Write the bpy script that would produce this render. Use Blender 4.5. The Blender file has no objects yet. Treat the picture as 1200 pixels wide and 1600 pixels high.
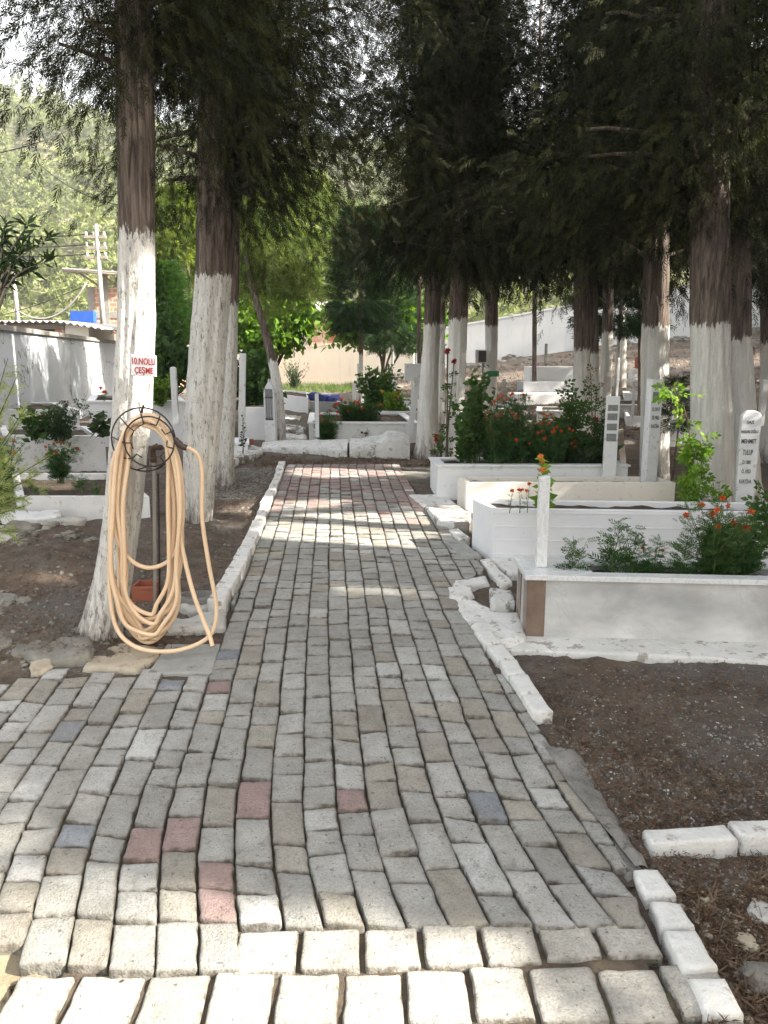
import bpy, bmesh, math, random
import numpy as np
from mathutils import Vector, Matrix, noise as mnoise
R = math.radians
random.seed(7); rng = np.random.default_rng(7)
S = bpy.context.scene
col = S.collection

# ------------------------------------------------------------------ camera, sky, sun, exposure
PITCH = math.atan(240/1200); EYE = 1.5
cam_d = bpy.data.cameras.new("camera"); cam = bpy.data.objects.new("camera", cam_d); col.objects.link(cam)
cam.location = (0, 0, EYE); cam.rotation_euler = (math.pi/2 - PITCH, 0, 0)
cam_d.sensor_fit = 'VERTICAL'; cam_d.sensor_height = 36; cam_d.lens = 27
cam_d.clip_start = 0.05; cam_d.clip_end = 3000
S.camera = cam
SUN_EL = R(34); SUN_H = (0.96, -0.28)
_n = math.hypot(*SUN_H); SV = np.array([SUN_H[0]/_n*math.cos(SUN_EL), SUN_H[1]/_n*math.cos(SUN_EL), math.sin(SUN_EL)])
w = bpy.data.worlds.new("World"); S.world = w; w.use_nodes = True
nt = w.node_tree; bg = nt.nodes['Background']
sky = nt.nodes.new('ShaderNodeTexSky'); sky.sky_type = 'NISHITA'; sky.sun_disc = False
sky.sun_elevation = SUN_EL; sky.sun_rotation = math.atan2(SV[0], SV[1])
sky.air_density = 1.2; sky.dust_density = 2.5; sky.ozone_density = 1.0
hz = nt.nodes.new('ShaderNodeHueSaturation'); hz.inputs['Saturation'].default_value = .5; nt.links.new(sky.outputs[0], hz.inputs['Color'])
wm = nt.nodes.new('ShaderNodeMix'); wm.data_type = 'RGBA'; wm.blend_type = 'MULTIPLY'; wm.inputs[0].default_value = 1; wm.inputs[7].default_value = (1.10, 1.0, .87, 1)
nt.links.new(hz.outputs[0], wm.inputs[6]); nt.links.new(wm.outputs[2], bg.inputs[0]); bg.inputs[1].default_value = 0.15
sd = bpy.data.lights.new("sun", 'SUN'); sd.energy = 4.9; sd.angle = R(0.55); sd.color = (1.0, 0.93, 0.82)
so = bpy.data.objects.new("sun", sd); col.objects.link(so)
so.rotation_euler = Vector(SV).to_track_quat('Z', 'Y').to_euler(); so.location = (8, -3, 9)
S.view_settings.view_transform = 'Standard'; S.view_settings.look = 'None'
S.view_settings.exposure = 2.05; S.view_settings.gamma = 1; S.view_settings.use_curve_mapping = False

# ------------------------------------------------------------------ noise, terrain, pixel helpers
_NT = rng.random((64, 64, 8))
def vn(x, y, s=0):
    x = np.asarray(x, float); y = np.asarray(y, float)
    xi = np.floor(x).astype(int); yi = np.floor(y).astype(int); fx = x-xi; fy = y-yi
    fx = fx*fx*(3-2*fx); fy = fy*fy*(3-2*fy); T = _NT[:, :, s % 8]
    a = T[xi % 64, yi % 64]; b = T[(xi+1) % 64, yi % 64]; c = T[xi % 64, (yi+1) % 64]; d = T[(xi+1) % 64, (yi+1) % 64]
    return (a*(1-fx)+b*fx)*(1-fy)+(c*(1-fx)+d*fx)*fy - 0.5
def fbm(x, y, s=0, o=4):
    t = 0; a = 1
    for i in range(o): t = t + a*vn(np.asarray(x)*2**i+i*17.3, np.asarray(y)*2**i+i*9.1, s+i); a *= .5
    return t
def sm(a, b, x):
    t = np.clip((np.asarray(x, float)-a)/(b-a), 0, 1); return t*t*(3-2*t)
def g0(x, y):
    x = np.asarray(x, float); y = np.asarray(y, float)
    z = 0.017*np.minimum(y, 10) + 0.005*np.maximum(y-10, 0)
    z = np.where(y > 38, z, z)
    hill = 0.165*np.maximum(x+2, 0)*np.clip((y-11)/23, 0, 1.15)
    return z + np.minimum(hill, 4.5)
def ray(px, py):
    a = (px-600)/1200; b = (800-py)/1200; c, s = math.cos(PITCH), math.sin(PITCH)
    return np.array([a, c+b*s, -s+b*c])
def P(px, py, Y):
    d = ray(px, py); t = Y/d[1]; return np.array([d[0]*t, Y, EYE+d[2]*t])
def g0s(x, y):
    z = 0.017*min(y, 10) + 0.005*max(y-10, 0)
    return z + min(0.165*max(x+2, 0)*min(max((y-11)/23, 0), 1.15), 4.5)
def G(px, py, dz=0.0):
    d = [float(q) for q in ray(px, py)]; t0, t1 = 0.5, None; t = 0.5
    while t < 80:
        if EYE+d[2]*t < g0s(d[0]*t, d[1]*t)+dz: t1 = t; break
        t0 = t; t *= 1.05
    if t1 is None: t1 = t0 = 60
    for _ in range(26):
        m = (t0+t1)/2
        if EYE+d[2]*m < g0s(d[0]*m, d[1]*m)+dz: t1 = m
        else: t0 = m
    return np.array([d[0]*t1, d[1]*t1, g0s(d[0]*t1, d[1]*t1)])
def wpx(w_, Y): return w_/1200*Y*.98      # pixel width -> metres at distance Y
def Gy(py): return G(600, py)[1]

# path edges (world) -------------------------------------------------
LE = [G(*p) for p in [(330,1066),(352,1000),(362,945),(388,893),(405,850),(420,800),(436,755),(446,731)]]
RE = [G(*p) for p in [(1085,1640),(1040,1560),(1003,1450),(985,1380),(925,1280),(862,1185),(815,1110),(778,1055),(742,1000),(712,950),(722,925),(762,905),(745,880),(722,855),(695,825),(668,798),(648,770),(632,745),(624,731)]]
LEy = [p[1] for p in LE]; LEx = [p[0] for p in LE]; REy = [p[1] for p in RE]; REx = [p[0] for p in RE]
Y_END = LEy[-1]; Y_PL = Gy(1066)
def left_edge(y): return np.where(np.asarray(y) < Y_PL, -9.0, np.interp(y, LEy, LEx))
def right_edge(y): return np.interp(y, REy, REx)
def in_path(x, y, m=0.0):
    return (x > left_edge(y)-m) & (x < right_edge(y)+m) & (y < Y_END+m)
MOUND = [(G(45,895), .16, .45), (G(20,985), .05, .4), (G(90,850), .10, .3)]
def soil(x, y):
    z = g0(x, y)
    out = np.where(in_path(x, y, .0), 0.0, 1.0)
    n = 0.055*fbm(x*1.1, y*1.1, 1) + 0.024*fbm(x*6, y*6, 3, 3) + 0.016*fbm(x*24, y*24, 2, 3)*np.clip(2-np.asarray(y)/8, 0, 1)
    for c, h, r in MOUND: z = z + out*h*np.exp(-((x-c[0])**2+(y-c[1])**2)/r**2)
    near = np.clip(1-(np.asarray(y)-12)/20, .5, 1)
    return z + out*(n*near + .022) + (1-out)*(0.010+.006*fbm(x*20, y*20, 2, 2)) 
def soil1(x, y): return float(soil(np.array([x]), np.array([y]))[0])

# sun gaps: leaves whose shadow would land in these ground areas are missing from the canopy
def poly(pts): return np.array([G(*p)[:2] for p in pts])
GAPS = [poly([(-500,1462),(120,1455),(420,1445),(600,1462),(780,1485),(890,1520),(980,1640),(980,1900),(-500,1900)]),
        poly([(385,852),(430,814),(560,808),(650,822),(672,840),(672,874),(560,872),(470,858)]),
        poly([(355,900),(400,866),(425,850),(440,860),(400,905),(372,935),(350,950)]),
        poly([(440,934),(640,925),(690,937),(520,943)]),
        poly([(440,738),(640,736),(700,742),(560,752),(440,752)]),
        poly([(300,815),(400,785),(420,800),(380,825),(310,840)]),
        poly([(40,915),(130,905),(140,925),(60,935)]),
        poly([(690,800),(740,812),(745,845),(715,850)]),
        poly([(560,1010),(640,1008),(640,1018),(570,1020)]),
        poly([(400,792),(520,788),(560,798),(430,804)]),
        poly([(560,812),(760,800),(780,835),(600,850)])]
def inpoly(x, y, pg):
    c = np.zeros(x.shape, bool); j = len(pg)-1
    for i in range(len(pg)):
        xi, yi = pg[i]; xj, yj = pg[j]
        c ^= ((yi > y) != (yj > y)) & (x < (xj-xi)*(y-yi)/(yj-yi+1e-12)+xi); j = i
    return c
SPH = [(P(x, y, Y), r) for x, y, Y, r in ((430,400,20,2.8),(430,310,20,2.2),(420,490,15.5,1.0),(300,400,16,1.0),(610,500,25,1.5),(1085,640,6.1,.16),(1088,700,6.1,.14),(850,750,5.0,.14),(30,700,3.9,.30),(348,420,6.0,.12),(346,330,6.0,.10),
        (1180,240,6.8,.35),(1120,235,6.5,.25),(520,560,36,2.2),(460,560,36,2.0),(500,520,41,2),(345,650,6.0,.10),(880,100,6,.25),(790,300,9,.3),(640,80,9,.25),(1010,620,7.4,.08),(230,90,3.7,.10),(240,110,3.6,.08),(700,440,15,.4),(850,470,16,.5))]
LW0 = np.array([-5.5, 11.0]); LW1 = np.array([-10.7, 39.0])
def sun_gap(p):
    t = (p[:, 2]-.15)/SV[2]; x = p[:, 0]-SV[0]*t; y = p[:, 1]-SV[1]*t
    x = x+.10*vn(x*5, y*5, 5); y = y+.12*vn(x*5+9, y*5, 6)
    m = np.zeros(len(p), bool)
    for pg in GAPS: m |= inpoly(x, y, pg)
    m &= p[:, 2] > .6
    for c, r in SPH:
        q = p-c; k = q@SV; dd = np.linalg.norm(q-k[:, None]*SV, axis=1); m |= (k > .45) & (dd < r*(1+.5*vn(p[:, 0]*4, p[:, 2]*4, 1)))
    # strips of light on the left boundary wall
    dw = (LW1-LW0)/np.linalg.norm(LW1-LW0); nrm = np.array([dw[1], -dw[0]])
    dist = (p[:, :2]-LW0)@nrm; k = dist/(SV[:2]@nrm); q = p-SV*k[:, None]
    s = (q[:, :2]-LW0)@dw + .12*vn(q[:, 2]*2.5, q[:, 2]*0+3, 4)
    onw = (q[:, 2] < 2.3) & (q[:, 2] > -.2) & (dist > .4)
    for a, b in ((2.15, 2.6), (3.55, 4.05), (1.1, 1.25), (6.2, 6.6)): m |= onw & (s > a) & (s < b)
    return m

# ------------------------------------------------------------------ materials
MATS = {}
def mat(name, base=(.5,.5,.5), rough=.7, metal=0.0):
    m = bpy.data.materials.new(name); m.use_nodes = True
    b = m.node_tree.nodes['Principled BSDF']
    b.inputs['Base Color'].default_value = (*base, 1); b.inputs['Roughness'].default_value = rough
    b.inputs['Metallic'].default_value = metal; MATS[name] = m; return m, m.node_tree, b
def N(nt, t, **k):
    n = nt.nodes.new(t)
    for a, v in k.items(): setattr(n, a, v)
    return n
def coords(nt, kind='Object', scale=(1,1,1)):
    tc = N(nt, 'ShaderNodeTexCoord'); mp = N(nt, 'ShaderNodeMapping'); mp.inputs['Scale'].default_value = scale
    nt.links.new(tc.outputs[kind], mp.inputs[0]); return mp.outputs[0]
def noise_(nt, vec, scale, detail=5, rough=.6, dist=0):
    n = N(nt, 'ShaderNodeTexNoise'); n.inputs['Scale'].default_value = scale; n.inputs['Detail'].default_value = detail
    n.inputs['Roughness'].default_value = rough; n.inputs['Distortion'].default_value = dist
    nt.links.new(vec, n.inputs['Vector']); return n.outputs['Fac']
def ramp(nt, fac, stops):
    r = N(nt, 'ShaderNodeValToRGB'); e = r.color_ramp.elements
    while len(e) < len(stops): e.new(.5)
    for i, (p, c) in enumerate(stops):
        e[i].position = p; e[i].color = (*c, 1) if len(c) == 3 else c
    nt.links.new(fac, r.inputs[0]); return r.outputs[0]
def mix(nt, fac, a, b, mode='MIX'):
    m = N(nt, 'ShaderNodeMix', data_type='RGBA', blend_type=mode)
    for s, v in ((0, fac), (6, a), (7, b)):
        if isinstance(v, bpy.types.NodeSocket): nt.links.new(v, m.inputs[s])
        else: m.inputs[s].default_value = v if s == 0 else (*v, 1)
    return m.outputs[2]
def bump(nt, b, h, strength=.4, dist=.01):
    n = N(nt, 'ShaderNodeBump'); n.inputs['Strength'].default_value = strength; n.inputs['Distance'].default_value = dist
    nt.links.new(h, n.inputs['Height']); nt.links.new(n.outputs[0], b.inputs['Normal'])
def G3(v): return (v, v, v)

def noisy(name, c0, c1, scale=6, rough=.8, bumps=(60, .4, .004), c2=None, spot=14, coord='Object', stretch=(1,1,1), thr=(.57,.66)):
    m, nt, b = mat(name, c0, rough)
    v = coords(nt, coord, stretch)
    f = noise_(nt, v, scale, 6, .65)
    c = ramp(nt, f, [(.32, c0), (.68, c1)])
    if c2:
        f2 = noise_(nt, v, spot, 6, .7); k = ramp(nt, f2, [(thr[0], G3(0)), (thr[1], G3(1))]); c = mix(nt, k, c, c2)
    nt.links.new(c, b.inputs['Base Color'])
    bump(nt, b, noise_(nt, v, bumps[0], 6, .7), bumps[1], bumps[2]); return m
noisy('whitewash', (.60,.61,.62), (.74,.74,.73), 3, .85, (35,.5,.006), (.40,.385,.36), 9)
noisy('whitewash_clean', (.72,.73,.75), (.78,.79,.80), 3, .7, (60,.25,.003), (.58,.58,.57), 16)
noisy('cream_paint', (.74,.70,.63), (.78,.745,.68), 3, .75, (50,.25,.003), (.60,.55,.48), 14)
noisy('worn_lime', (.58,.58,.56), (.76,.76,.74), 5, .9, (28,1.0,.014), (.36,.33,.30), 14, thr=(.55,.62))
noisy('lime_over_concrete', (.50,.50,.49), (.70,.70,.69), 5, .9, (22,1.0,.014), (.22,.20,.17), 6, thr=(.50,.55))
noisy('cement', (.19,.185,.17), (.31,.30,.285), 8, .95, (30,1.0,.03), (.10,.085,.07), 12)
noisy('concrete_slab', (.24,.25,.24), (.34,.34,.32), 7, .9, (45,.7,.005), (.17,.16,.14), 10)
noisy('rock_grey', (.13,.12,.10), (.28,.27,.24), 5, .9, (25,1,.015), (.09,.08,.05), 8)
noisy('rock_beige', (.34,.29,.22), (.48,.43,.34), 6, .85, (30,.9,.01), (.30,.22,.17), 9)
noisy('rock_pale', (.36,.36,.34), (.55,.54,.51), 6, .85, (30,.9,.01), (.2,.18,.15), 9)
noisy('brown_marble', (.14,.10,.075), (.22,.165,.13), 9, .3, (4,.05,.001), (.34,.26,.2), 7)
noisy('sand', (.24,.19,.12), (.36,.30,.20), 9, 1, (60,1,.012), (.14,.10,.07), 14)
noisy('rusty_iron', (.045,.03,.025), (.11,.06,.04), 30, .7, (80,.5,.002))
noisy('black_wire', (.012,.011,.012), (.03,.026,.026), 30, .55, (80,.2,.001))
noisy('terracotta', (.30,.085,.05), (.38,.13,.08), 12, .8, (60,.4,.003))
noisy('rust_sheet', (.30,.115,.05), (.52,.42,.32), 2.2, .85, (20,.4,.01), (.6,.52,.42), 3)
noisy('old_wood', (.20,.17,.14), (.34,.30,.26), 5, .9, (30,.6,.004), None, 10, 'Object', (1,1,12))
noisy('pole_concrete', (.22,.21,.195), (.32,.31,.29), 4, .9, (30,.4,.004))
noisy('dark_inside', (.05,.045,.04), (.08,.07,.06), 4, .9)
noisy('blue_paint', (.012,.07,.42), (.02,.10,.50), 3, .5)
noisy('grey_stone', (.30,.30,.31), (.38,.38,.39), 7, .8, (60,.3,.003))
noisy('stone_post', (.62,.63,.65), (.72,.73,.74), 6, .7, (50,.3,.003), (.46,.45,.42), 15)
noisy('dead_grey', (.16,.14,.12), (.26,.23,.20), 20, .9)
noisy('tomb_soil', (.035,.026,.02), (.10,.07,.045), 14, 1, (50,1,.02))
noisy('blue_cloth', (.012,.02,.11), (.04,.06,.24), 20, .8)
noisy('hose_pvc', (.68,.48,.31), (.76,.58,.40), 3, .5, (20,.05,.001))
noisy('hose_sleeve', (.05,.035,.03), (.09,.06,.05), 15, .5)
noisy('red_paint', (.34,.012,.012), (.42,.025,.02), 20, .6)
noisy('black_paint', (.02,.02,.022), (.05,.05,.055), 30, .6)
noisy('worn_plaque', (.13,.13,.14), (.25,.25,.26), 60, .6)
noisy('green_plastic', (.01,.16,.05), (.02,.22,.07), 10, .5)
noisy('stem_green', (.06,.10,.03), (.11,.15,.05), 20, .8)
noisy('stem_brown', (.09,.065,.045), (.16,.12,.09), 20, .9)

def m_wall(name, a, b_, stain, lines=True):
    m, nt, b = mat(name, a, .9); v = coords(nt)
    c = ramp(nt, noise_(nt, v, .8, 5, .6), [(.3, a), (.7, b_)])
    vs = coords(nt, 'Object', (3.5, 3.5, .35)); k = ramp(nt, noise_(nt, vs, 1.6, 6, .7), [(.55, G3(0)), (.75, G3(.6))])
    c = mix(nt, k, c, stain)
    if lines:
        vo = N(nt, 'ShaderNodeTexVoronoi', feature='DISTANCE_TO_EDGE'); vo.inputs['Scale'].default_value = .5
        vv = N(nt, 'ShaderNodeVectorMath', operation='ADD'); nz = N(nt, 'ShaderNodeTexNoise'); nz.inputs['Scale'].default_value = 2
        nt.links.new(v, nz.inputs[0]); nt.links.new(v, vv.inputs[0]); nt.links.new(nz.outputs['Color'], vv.inputs[1]); nt.links.new(vv.outputs[0], vo.inputs['Vector'])
        kk = ramp(nt, vo.outputs['Distance'], [(.003, G3(.8)), (.008, G3(0))]); c = mix(nt, kk, c, (.12,.11,.10))
    nt.links.new(c, b.inputs['Base Color']); bump(nt, b, noise_(nt, v, 30, 5, .7), .3, .004)
m_wall('wall_grey', (.50,.54,.60), (.58,.62,.67), (.36,.38,.41))
m_wall('wall_cream', (.66,.61,.50), (.74,.69,.58), (.50,.46,.38), False)
m_wall('wall_pale', (.66,.68,.69), (.75,.76,.76), (.52,.51,.49), False)

# ribs of old shuttering boards under the whitewash
def m_ribbed():
    m, nt, b = mat('board_marked_lime', (.75,.76,.78), .8); v = coords(nt)
    c = ramp(nt, noise_(nt, v, 4, 5, .6), [(.3, (.70,.71,.74)), (.7, (.79,.80,.82))])
    k = ramp(nt, noise_(nt, v, 26, 4, .7), [(.70, G3(0)), (.76, G3(.7))]); c = mix(nt, k, c, (.42,.40,.37))
    nt.links.new(c, b.inputs['Base Color']); bump(nt, b, noise_(nt, v, 40, 5, .7), .35, .005)
m_ribbed()
def m_marble():
    m, nt, b = mat('grey_marble', (.5,.5,.5), .28); v = coords(nt, 'Object', (1, 1, 1.8))
    n1 = noise_(nt, v, 3.2, 5, .55, .15); c = ramp(nt, n1, [(.32, (.36,.365,.37)), (.50, (.49,.49,.485)), (.68, (.62,.62,.61))])
    n2 = noise_(nt, v, 1.6, 10, .68, .6); k = ramp(nt, n2, [(.48, G3(0)), (.50, G3(.28)), (.52, G3(0))]); c = mix(nt, k, c, (.34,.34,.34))
    n3 = noise_(nt, v, 7, 3, .5); k = ramp(nt, n3, [(.66, G3(0)), (.74, G3(.35))]); c = mix(nt, k, c, (.46,.38,.29))
    nt.links.new(c, b.inputs['Base Color'])
    m, nt, b = mat('white_marble', (.7,.7,.7), .25); v = coords(nt)
    n1 = noise_(nt, v, 3.5, 8, .7, 2.2); c = ramp(nt, n1, [(.38, (.62,.63,.64)), (.47, (.72,.73,.74)), (.50, (.56,.57,.59)), (.53, (.72,.73,.74))])
    nt.links.new(c, b.inputs['Base Color'])
m_marble()
def m_ground():
    m, nt, b = mat('soil', (.1,.08,.06), 1.0); v = coords(nt)
    big = noise_(nt, v, .9, 4, .6); mid = noise_(nt, v, 7, 6, .7); fine = noise_(nt, v, 70, 5, .75)
    c = ramp(nt, mid, [(.30, (.045,.036,.029)), (.50, (.105,.085,.068)), (.72, (.22,.185,.155))])
    k = ramp(nt, fine, [(.46, G3(0)), (.64, G3(.9))]); c = mix(nt, k, c, (.16,.12,.09))
    k = ramp(nt, noise_(nt, v, 1.6, 6, .75, .8), [(.50, G3(0)), (.60, G3(.8))])
    k2 = ramp(nt, noise_(nt, v, 150, 3, .7), [(.4, G3(0)), (.6, G3(1))])
    kk = mix(nt, 1.0, k, k2, 'MULTIPLY'); c = mix(nt, kk, c, (.19,.115,.075))
    k = ramp(nt, big, [(.52, G3(0)), (.62, G3(.55))]); c = mix(nt, k, c, mix(nt, k2, (.10,.095,.085), (.25,.24,.22)))
    nt.links.new(c, b.inputs['Base Color'])
    a = N(nt, 'ShaderNodeMath', operation='ADD'); nt.links.new(mid, a.inputs[0]); nt.links.new(fine, a.inputs[1])
    bump(nt, b, a.outputs[0], 1.0, .02)
m_ground()
noisy('hill_soil', (.09,.10,.04), (.17,.17,.08), .12, 1, (3,1,.2), (.30,.25,.19), .3)
noisy('joint_sand', (.055,.042,.03), (.12,.095,.068), 25, 1, (90,1,.008), (.05,.06,.02), 5)

def attr_col(nt, name='Col'):
    a = N(nt, 'ShaderNodeAttribute'); a.attribute_name = name; return a
def m_paver():
    m, nt, b = mat('paver', (.3,.3,.28), .88); v = coords(nt); a = attr_col(nt)
    f = noise_(nt, v, 120, 6, .8); c = mix(nt, 1.0, a.outputs['Color'], ramp(nt, f, [(.28, G3(.62)), (.5, G3(1.0)), (.72, G3(1.25))]), 'MULTIPLY')
    f2 = noise_(nt, v, 9, 5, .7); c = mix(nt, 1.0, c, ramp(nt, f2, [(.3, (.80,.79,.75)), (.65, (1.1,1.1,1.1))]), 'MULTIPLY')
    k = ramp(nt, noise_(nt, v, 46, 4, .8), [(.61, G3(0)), (.67, G3(.85))]); c = mix(nt, k, c, (.06,.052,.04))
    ea = attr_col(nt, 'edge'); em = N(nt, 'ShaderNodeMath', operation='MULTIPLY'); nt.links.new(ea.outputs['Fac'], em.inputs[0]); nt.links.new(ramp(nt, noise_(nt, v, 30, 5, .75), [(.36, G3(.1)), (.60, G3(.9))]), em.inputs[1]); c = mix(nt, em.outputs[0], c, (.075,.062,.045))
    k = ramp(nt, noise_(nt, v, 17, 6, .85), [(.56, G3(0)), (.66, G3(.55))]); c = mix(nt, k, c, (.13,.12,.10))
    k = ramp(nt, noise_(nt, v, 2.6, 7, .8), [(.62, G3(0)), (.70, G3(.45))]); c = mix(nt, k, c, (.55,.55,.53))
    k = ramp(nt, noise_(nt, v, 1.3, 5, .7), [(.52, G3(0)), (.72, G3(.4))]); c = mix(nt, k, c, (.15,.13,.095))
    nt.links.new(c, b.inputs['Base Color'])
    vo = N(nt, 'ShaderNodeTexVoronoi'); vo.inputs['Scale'].default_value = 140; nt.links.new(v, vo.inputs['Vector'])
    ad = N(nt, 'ShaderNodeMath', operation='ADD'); nt.links.new(f, ad.inputs[0]); nt.links.new(noise_(nt, v, 22, 5, .7), ad.inputs[1])
    ad2 = N(nt, 'ShaderNodeMath', operation='MULTIPLY_ADD'); nt.links.new(vo.outputs['Distance'], ad2.inputs[0]); ad2.inputs[1].default_value = -.5; nt.links.new(ad.outputs[0], ad2.inputs[2])
    bump(nt, b, ad2.outputs[0], .85, .006)
m_paver()
def m_bark():
    m, nt, b = mat('bark', (.2,.15,.12), .95)
    v = coords(nt, 'Object', (1, 1, .09)); ridge = noise_(nt, v, 34, 7, .72, .6)
    v2 = coords(nt); fine = noise_(nt, v2, 26, 5, .7)
    c = ramp(nt, ridge, [(.36, (.045,.034,.028)), (.50, (.15,.115,.095)), (.66, (.29,.235,.195))])
    # whitewash up to the height in the object's paint_h, worn to bark in small flakes
    oa = N(nt, 'ShaderNodeAttribute', attribute_type='OBJECT'); oa.attribute_name = 'paint_h'
    sep = N(nt, 'ShaderNodeSeparateXYZ'); tc = N(nt, 'ShaderNodeTexCoord'); nt.links.new(tc.outputs['Object'], sep.inputs[0])
    v3 = coords(nt, 'Object', (1, 1, .22)); edge = noise_(nt, v3, 22, 5, .8)
    m1 = N(nt, 'ShaderNodeMath', operation='MULTIPLY_ADD'); nt.links.new(edge, m1.inputs[0]); m1.inputs[1].default_value = .34; nt.links.new(sep.outputs[2], m1.inputs[2])
    m2 = N(nt, 'ShaderNodeMath', operation='SUBTRACT'); nt.links.new(oa.outputs['Fac'], m2.inputs[0]); nt.links.new(m1.outputs[0], m2.inputs[1])
    m3 = N(nt, 'ShaderNodeMath', operation='MULTIPLY_ADD', use_clamp=True); nt.links.new(m2.outputs[0], m3.inputs[0]); m3.inputs[1].default_value = 55; m3.inputs[2].default_value = 9.5
    vfl = coords(nt, 'Object', (1, 1, .28)); fl = noise_(nt, vfl, 42, 7, .85)
    k = ramp(nt, fl, [(.53, G3(1)), (.61, G3(.12))])
    wa = N(nt, 'ShaderNodeAttribute', attribute_type='OBJECT'); wa.attribute_name = 'wear'; k = mix(nt, wa.outputs['Fac'], (1,1,1), k)
    # worn near the foot
    foot = N(nt, 'ShaderNodeMath', operation='MULTIPLY_ADD', use_clamp=True); nt.links.new(sep.outputs[2], foot.inputs[0]); foot.inputs[1].default_value = 2.6; foot.inputs[2].default_value = -.40
    fo2 = N(nt, 'ShaderNodeMath', operation='ADD', use_clamp=True); nt.links.new(foot.outputs[0], fo2.inputs[0])
    vf = ramp(nt, noise_(nt, v3, 16, 6, .8), [(.42, G3(0)), (.60, G3(.75))]); nt.links.new(vf, fo2.inputs[1])
    kk = mix(nt, 1.0, k, m3.outputs[0], 'MULTIPLY'); kk = mix(nt, 1.0, kk, fo2.outputs[0], 'MULTIPLY')
    pw = ramp(nt, noise_(nt, vfl, 9, 5, .7), [(.3, (.70,.68,.64)), (.6, (.84,.83,.79))])
    c = mix(nt, kk, c, pw); nt.links.new(c, b.inputs['Base Color'])
    ad = N(nt, 'ShaderNodeMath', operation='MULTIPLY_ADD'); nt.links.new(fine, ad.inputs[0]); ad.inputs[1].default_value = .45; nt.links.new(ridge, ad.inputs[2])
    bump(nt, b, ad.outputs[0], 1.0, .035)
m_bark()
def m_leaf(name, a, b_, trans=.25, rough=.6):
    m, nt, b = mat(name, a, rough); at = attr_col(nt, 'tint')
    c = ramp(nt, at.outputs['Fac'], [(0, a), (1, b_)]); nt.links.new(c, b.inputs['Base Color'])
    b.inputs['Specular IOR Level'].default_value = .25
    t = N(nt, 'ShaderNodeBsdfTranslucent'); br = mix(nt, 1.0, c, (1.5,1.6,.7), 'MULTIPLY'); nt.links.new(br, t.inputs[0])
    ms = N(nt, 'ShaderNodeMixShader'); ms.inputs[0].default_value = trans
    nt.links.new(b.outputs[0], ms.inputs[1]); nt.links.new(t.outputs[0], ms.inputs[2])
    nt.links.new(ms.outputs[0], nt.nodes['Material Output'].inputs[0]); return m
m_leaf('cypress_leaf', (.009,.013,.005), (.056,.060,.019), .15, .9)
m_leaf('young_cypress_leaf', (.018,.045,.016), (.05,.10,.03), .15)
m_leaf('pine_leaf', (.075,.10,.035), (.22,.25,.10), .3)
m_leaf('bright_leaf', (.05,.13,.012), (.16,.26,.03), .4)
m_leaf('olive_leaf', (.07,.12,.03), (.24,.28,.09), .4)
m_leaf('rose_leaf', (.022,.06,.016), (.07,.14,.03), .3)
m_leaf('lime_leaf', (.09,.20,.02), (.22,.34,.05), .45)
m_leaf('feather_leaf', (.02,.065,.018), (.055,.125,.03), .25)
m_leaf('oleander_leaf', (.02,.045,.018), (.05,.085,.035), .2)
m_leaf('sage_leaf', (.22,.27,.10), (.40,.44,.20), .4)
m_leaf('dry_leaf', (.10,.065,.045), (.21,.145,.10), .15)
m_leaf('grass_leaf', (.05,.10,.02), (.14,.19,.05), .3)
for n_, c_ in (('orange_petal', (.62,.10,.012)), ('dark_orange_petal', (.42,.07,.012)), ('red_petal', (.30,.006,.012)), ('maroon_petal', (.13,.008,.02)), ('pink_petal', (.6,.1,.25)), ('pale_orange_petal', (.7,.25,.05))):
    mat(n_, c_, .6)
def m_brick():
    m, nt, b = mat('brick', (.4,.2,.12), .9); v = coords(nt, 'UV', (1, 1, 1))
    br = N(nt, 'ShaderNodeTexBrick'); br.inputs['Scale'].default_value = 1; br.inputs['Brick Width'].default_value = .30; br.inputs['Row Height'].default_value = .17
    br.inputs['Mortar Size'].default_value = .022; br.inputs['Color1'].default_value = (.42,.19,.11,1); br.inputs['Color2'].default_value = (.54,.27,.16,1); br.inputs['Mortar'].default_value = (.50,.45,.40,1)
    nt.links.new(v, br.inputs['Vector']); nt.links.new(br.outputs['Color'], b.inputs['Base Color'])
m_brick()
noisy('sheet_metal', (.34,.33,.32), (.48,.47,.46), 3, .5, (10,.2,.005), (.30,.22,.17), 5)

# ------------------------------------------------------------------ object helpers
def tag(o, label=None, cat=None, group=None, kind=None):
    if label: o['label'] = label
    if cat: o['category'] = cat
    if group: o['group'] = group
    if kind: o['kind'] = kind
    return o
def thing(name, label, cat, loc=(0,0,0), group=None):
    o = bpy.data.objects.new(name, None); col.objects.link(o); o.location = loc; o.empty_display_size = .1
    return tag(o, label, cat, group)
def link(name, me, m, parent=None, loc=None, origin=None):
    """mesh in world coordinates -> object with its own origin"""
    if m is not None: me.materials.append(MATS[m] if isinstance(m, str) else m)
    o = bpy.data.objects.new(name, me); col.objects.link(o)
    if parent is not None:
        pl = Vector(parent_world(parent)); me.transform(Matrix.Translation(-pl)); o.parent = parent
    elif origin is not None:
        me.transform(Matrix.Translation(-Vector(origin))); o.location = origin
    return o
def parent_world(p):
    v = Vector(p.location)
    while p.parent: p = p.parent; v += Vector(p.location)
    return v
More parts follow.
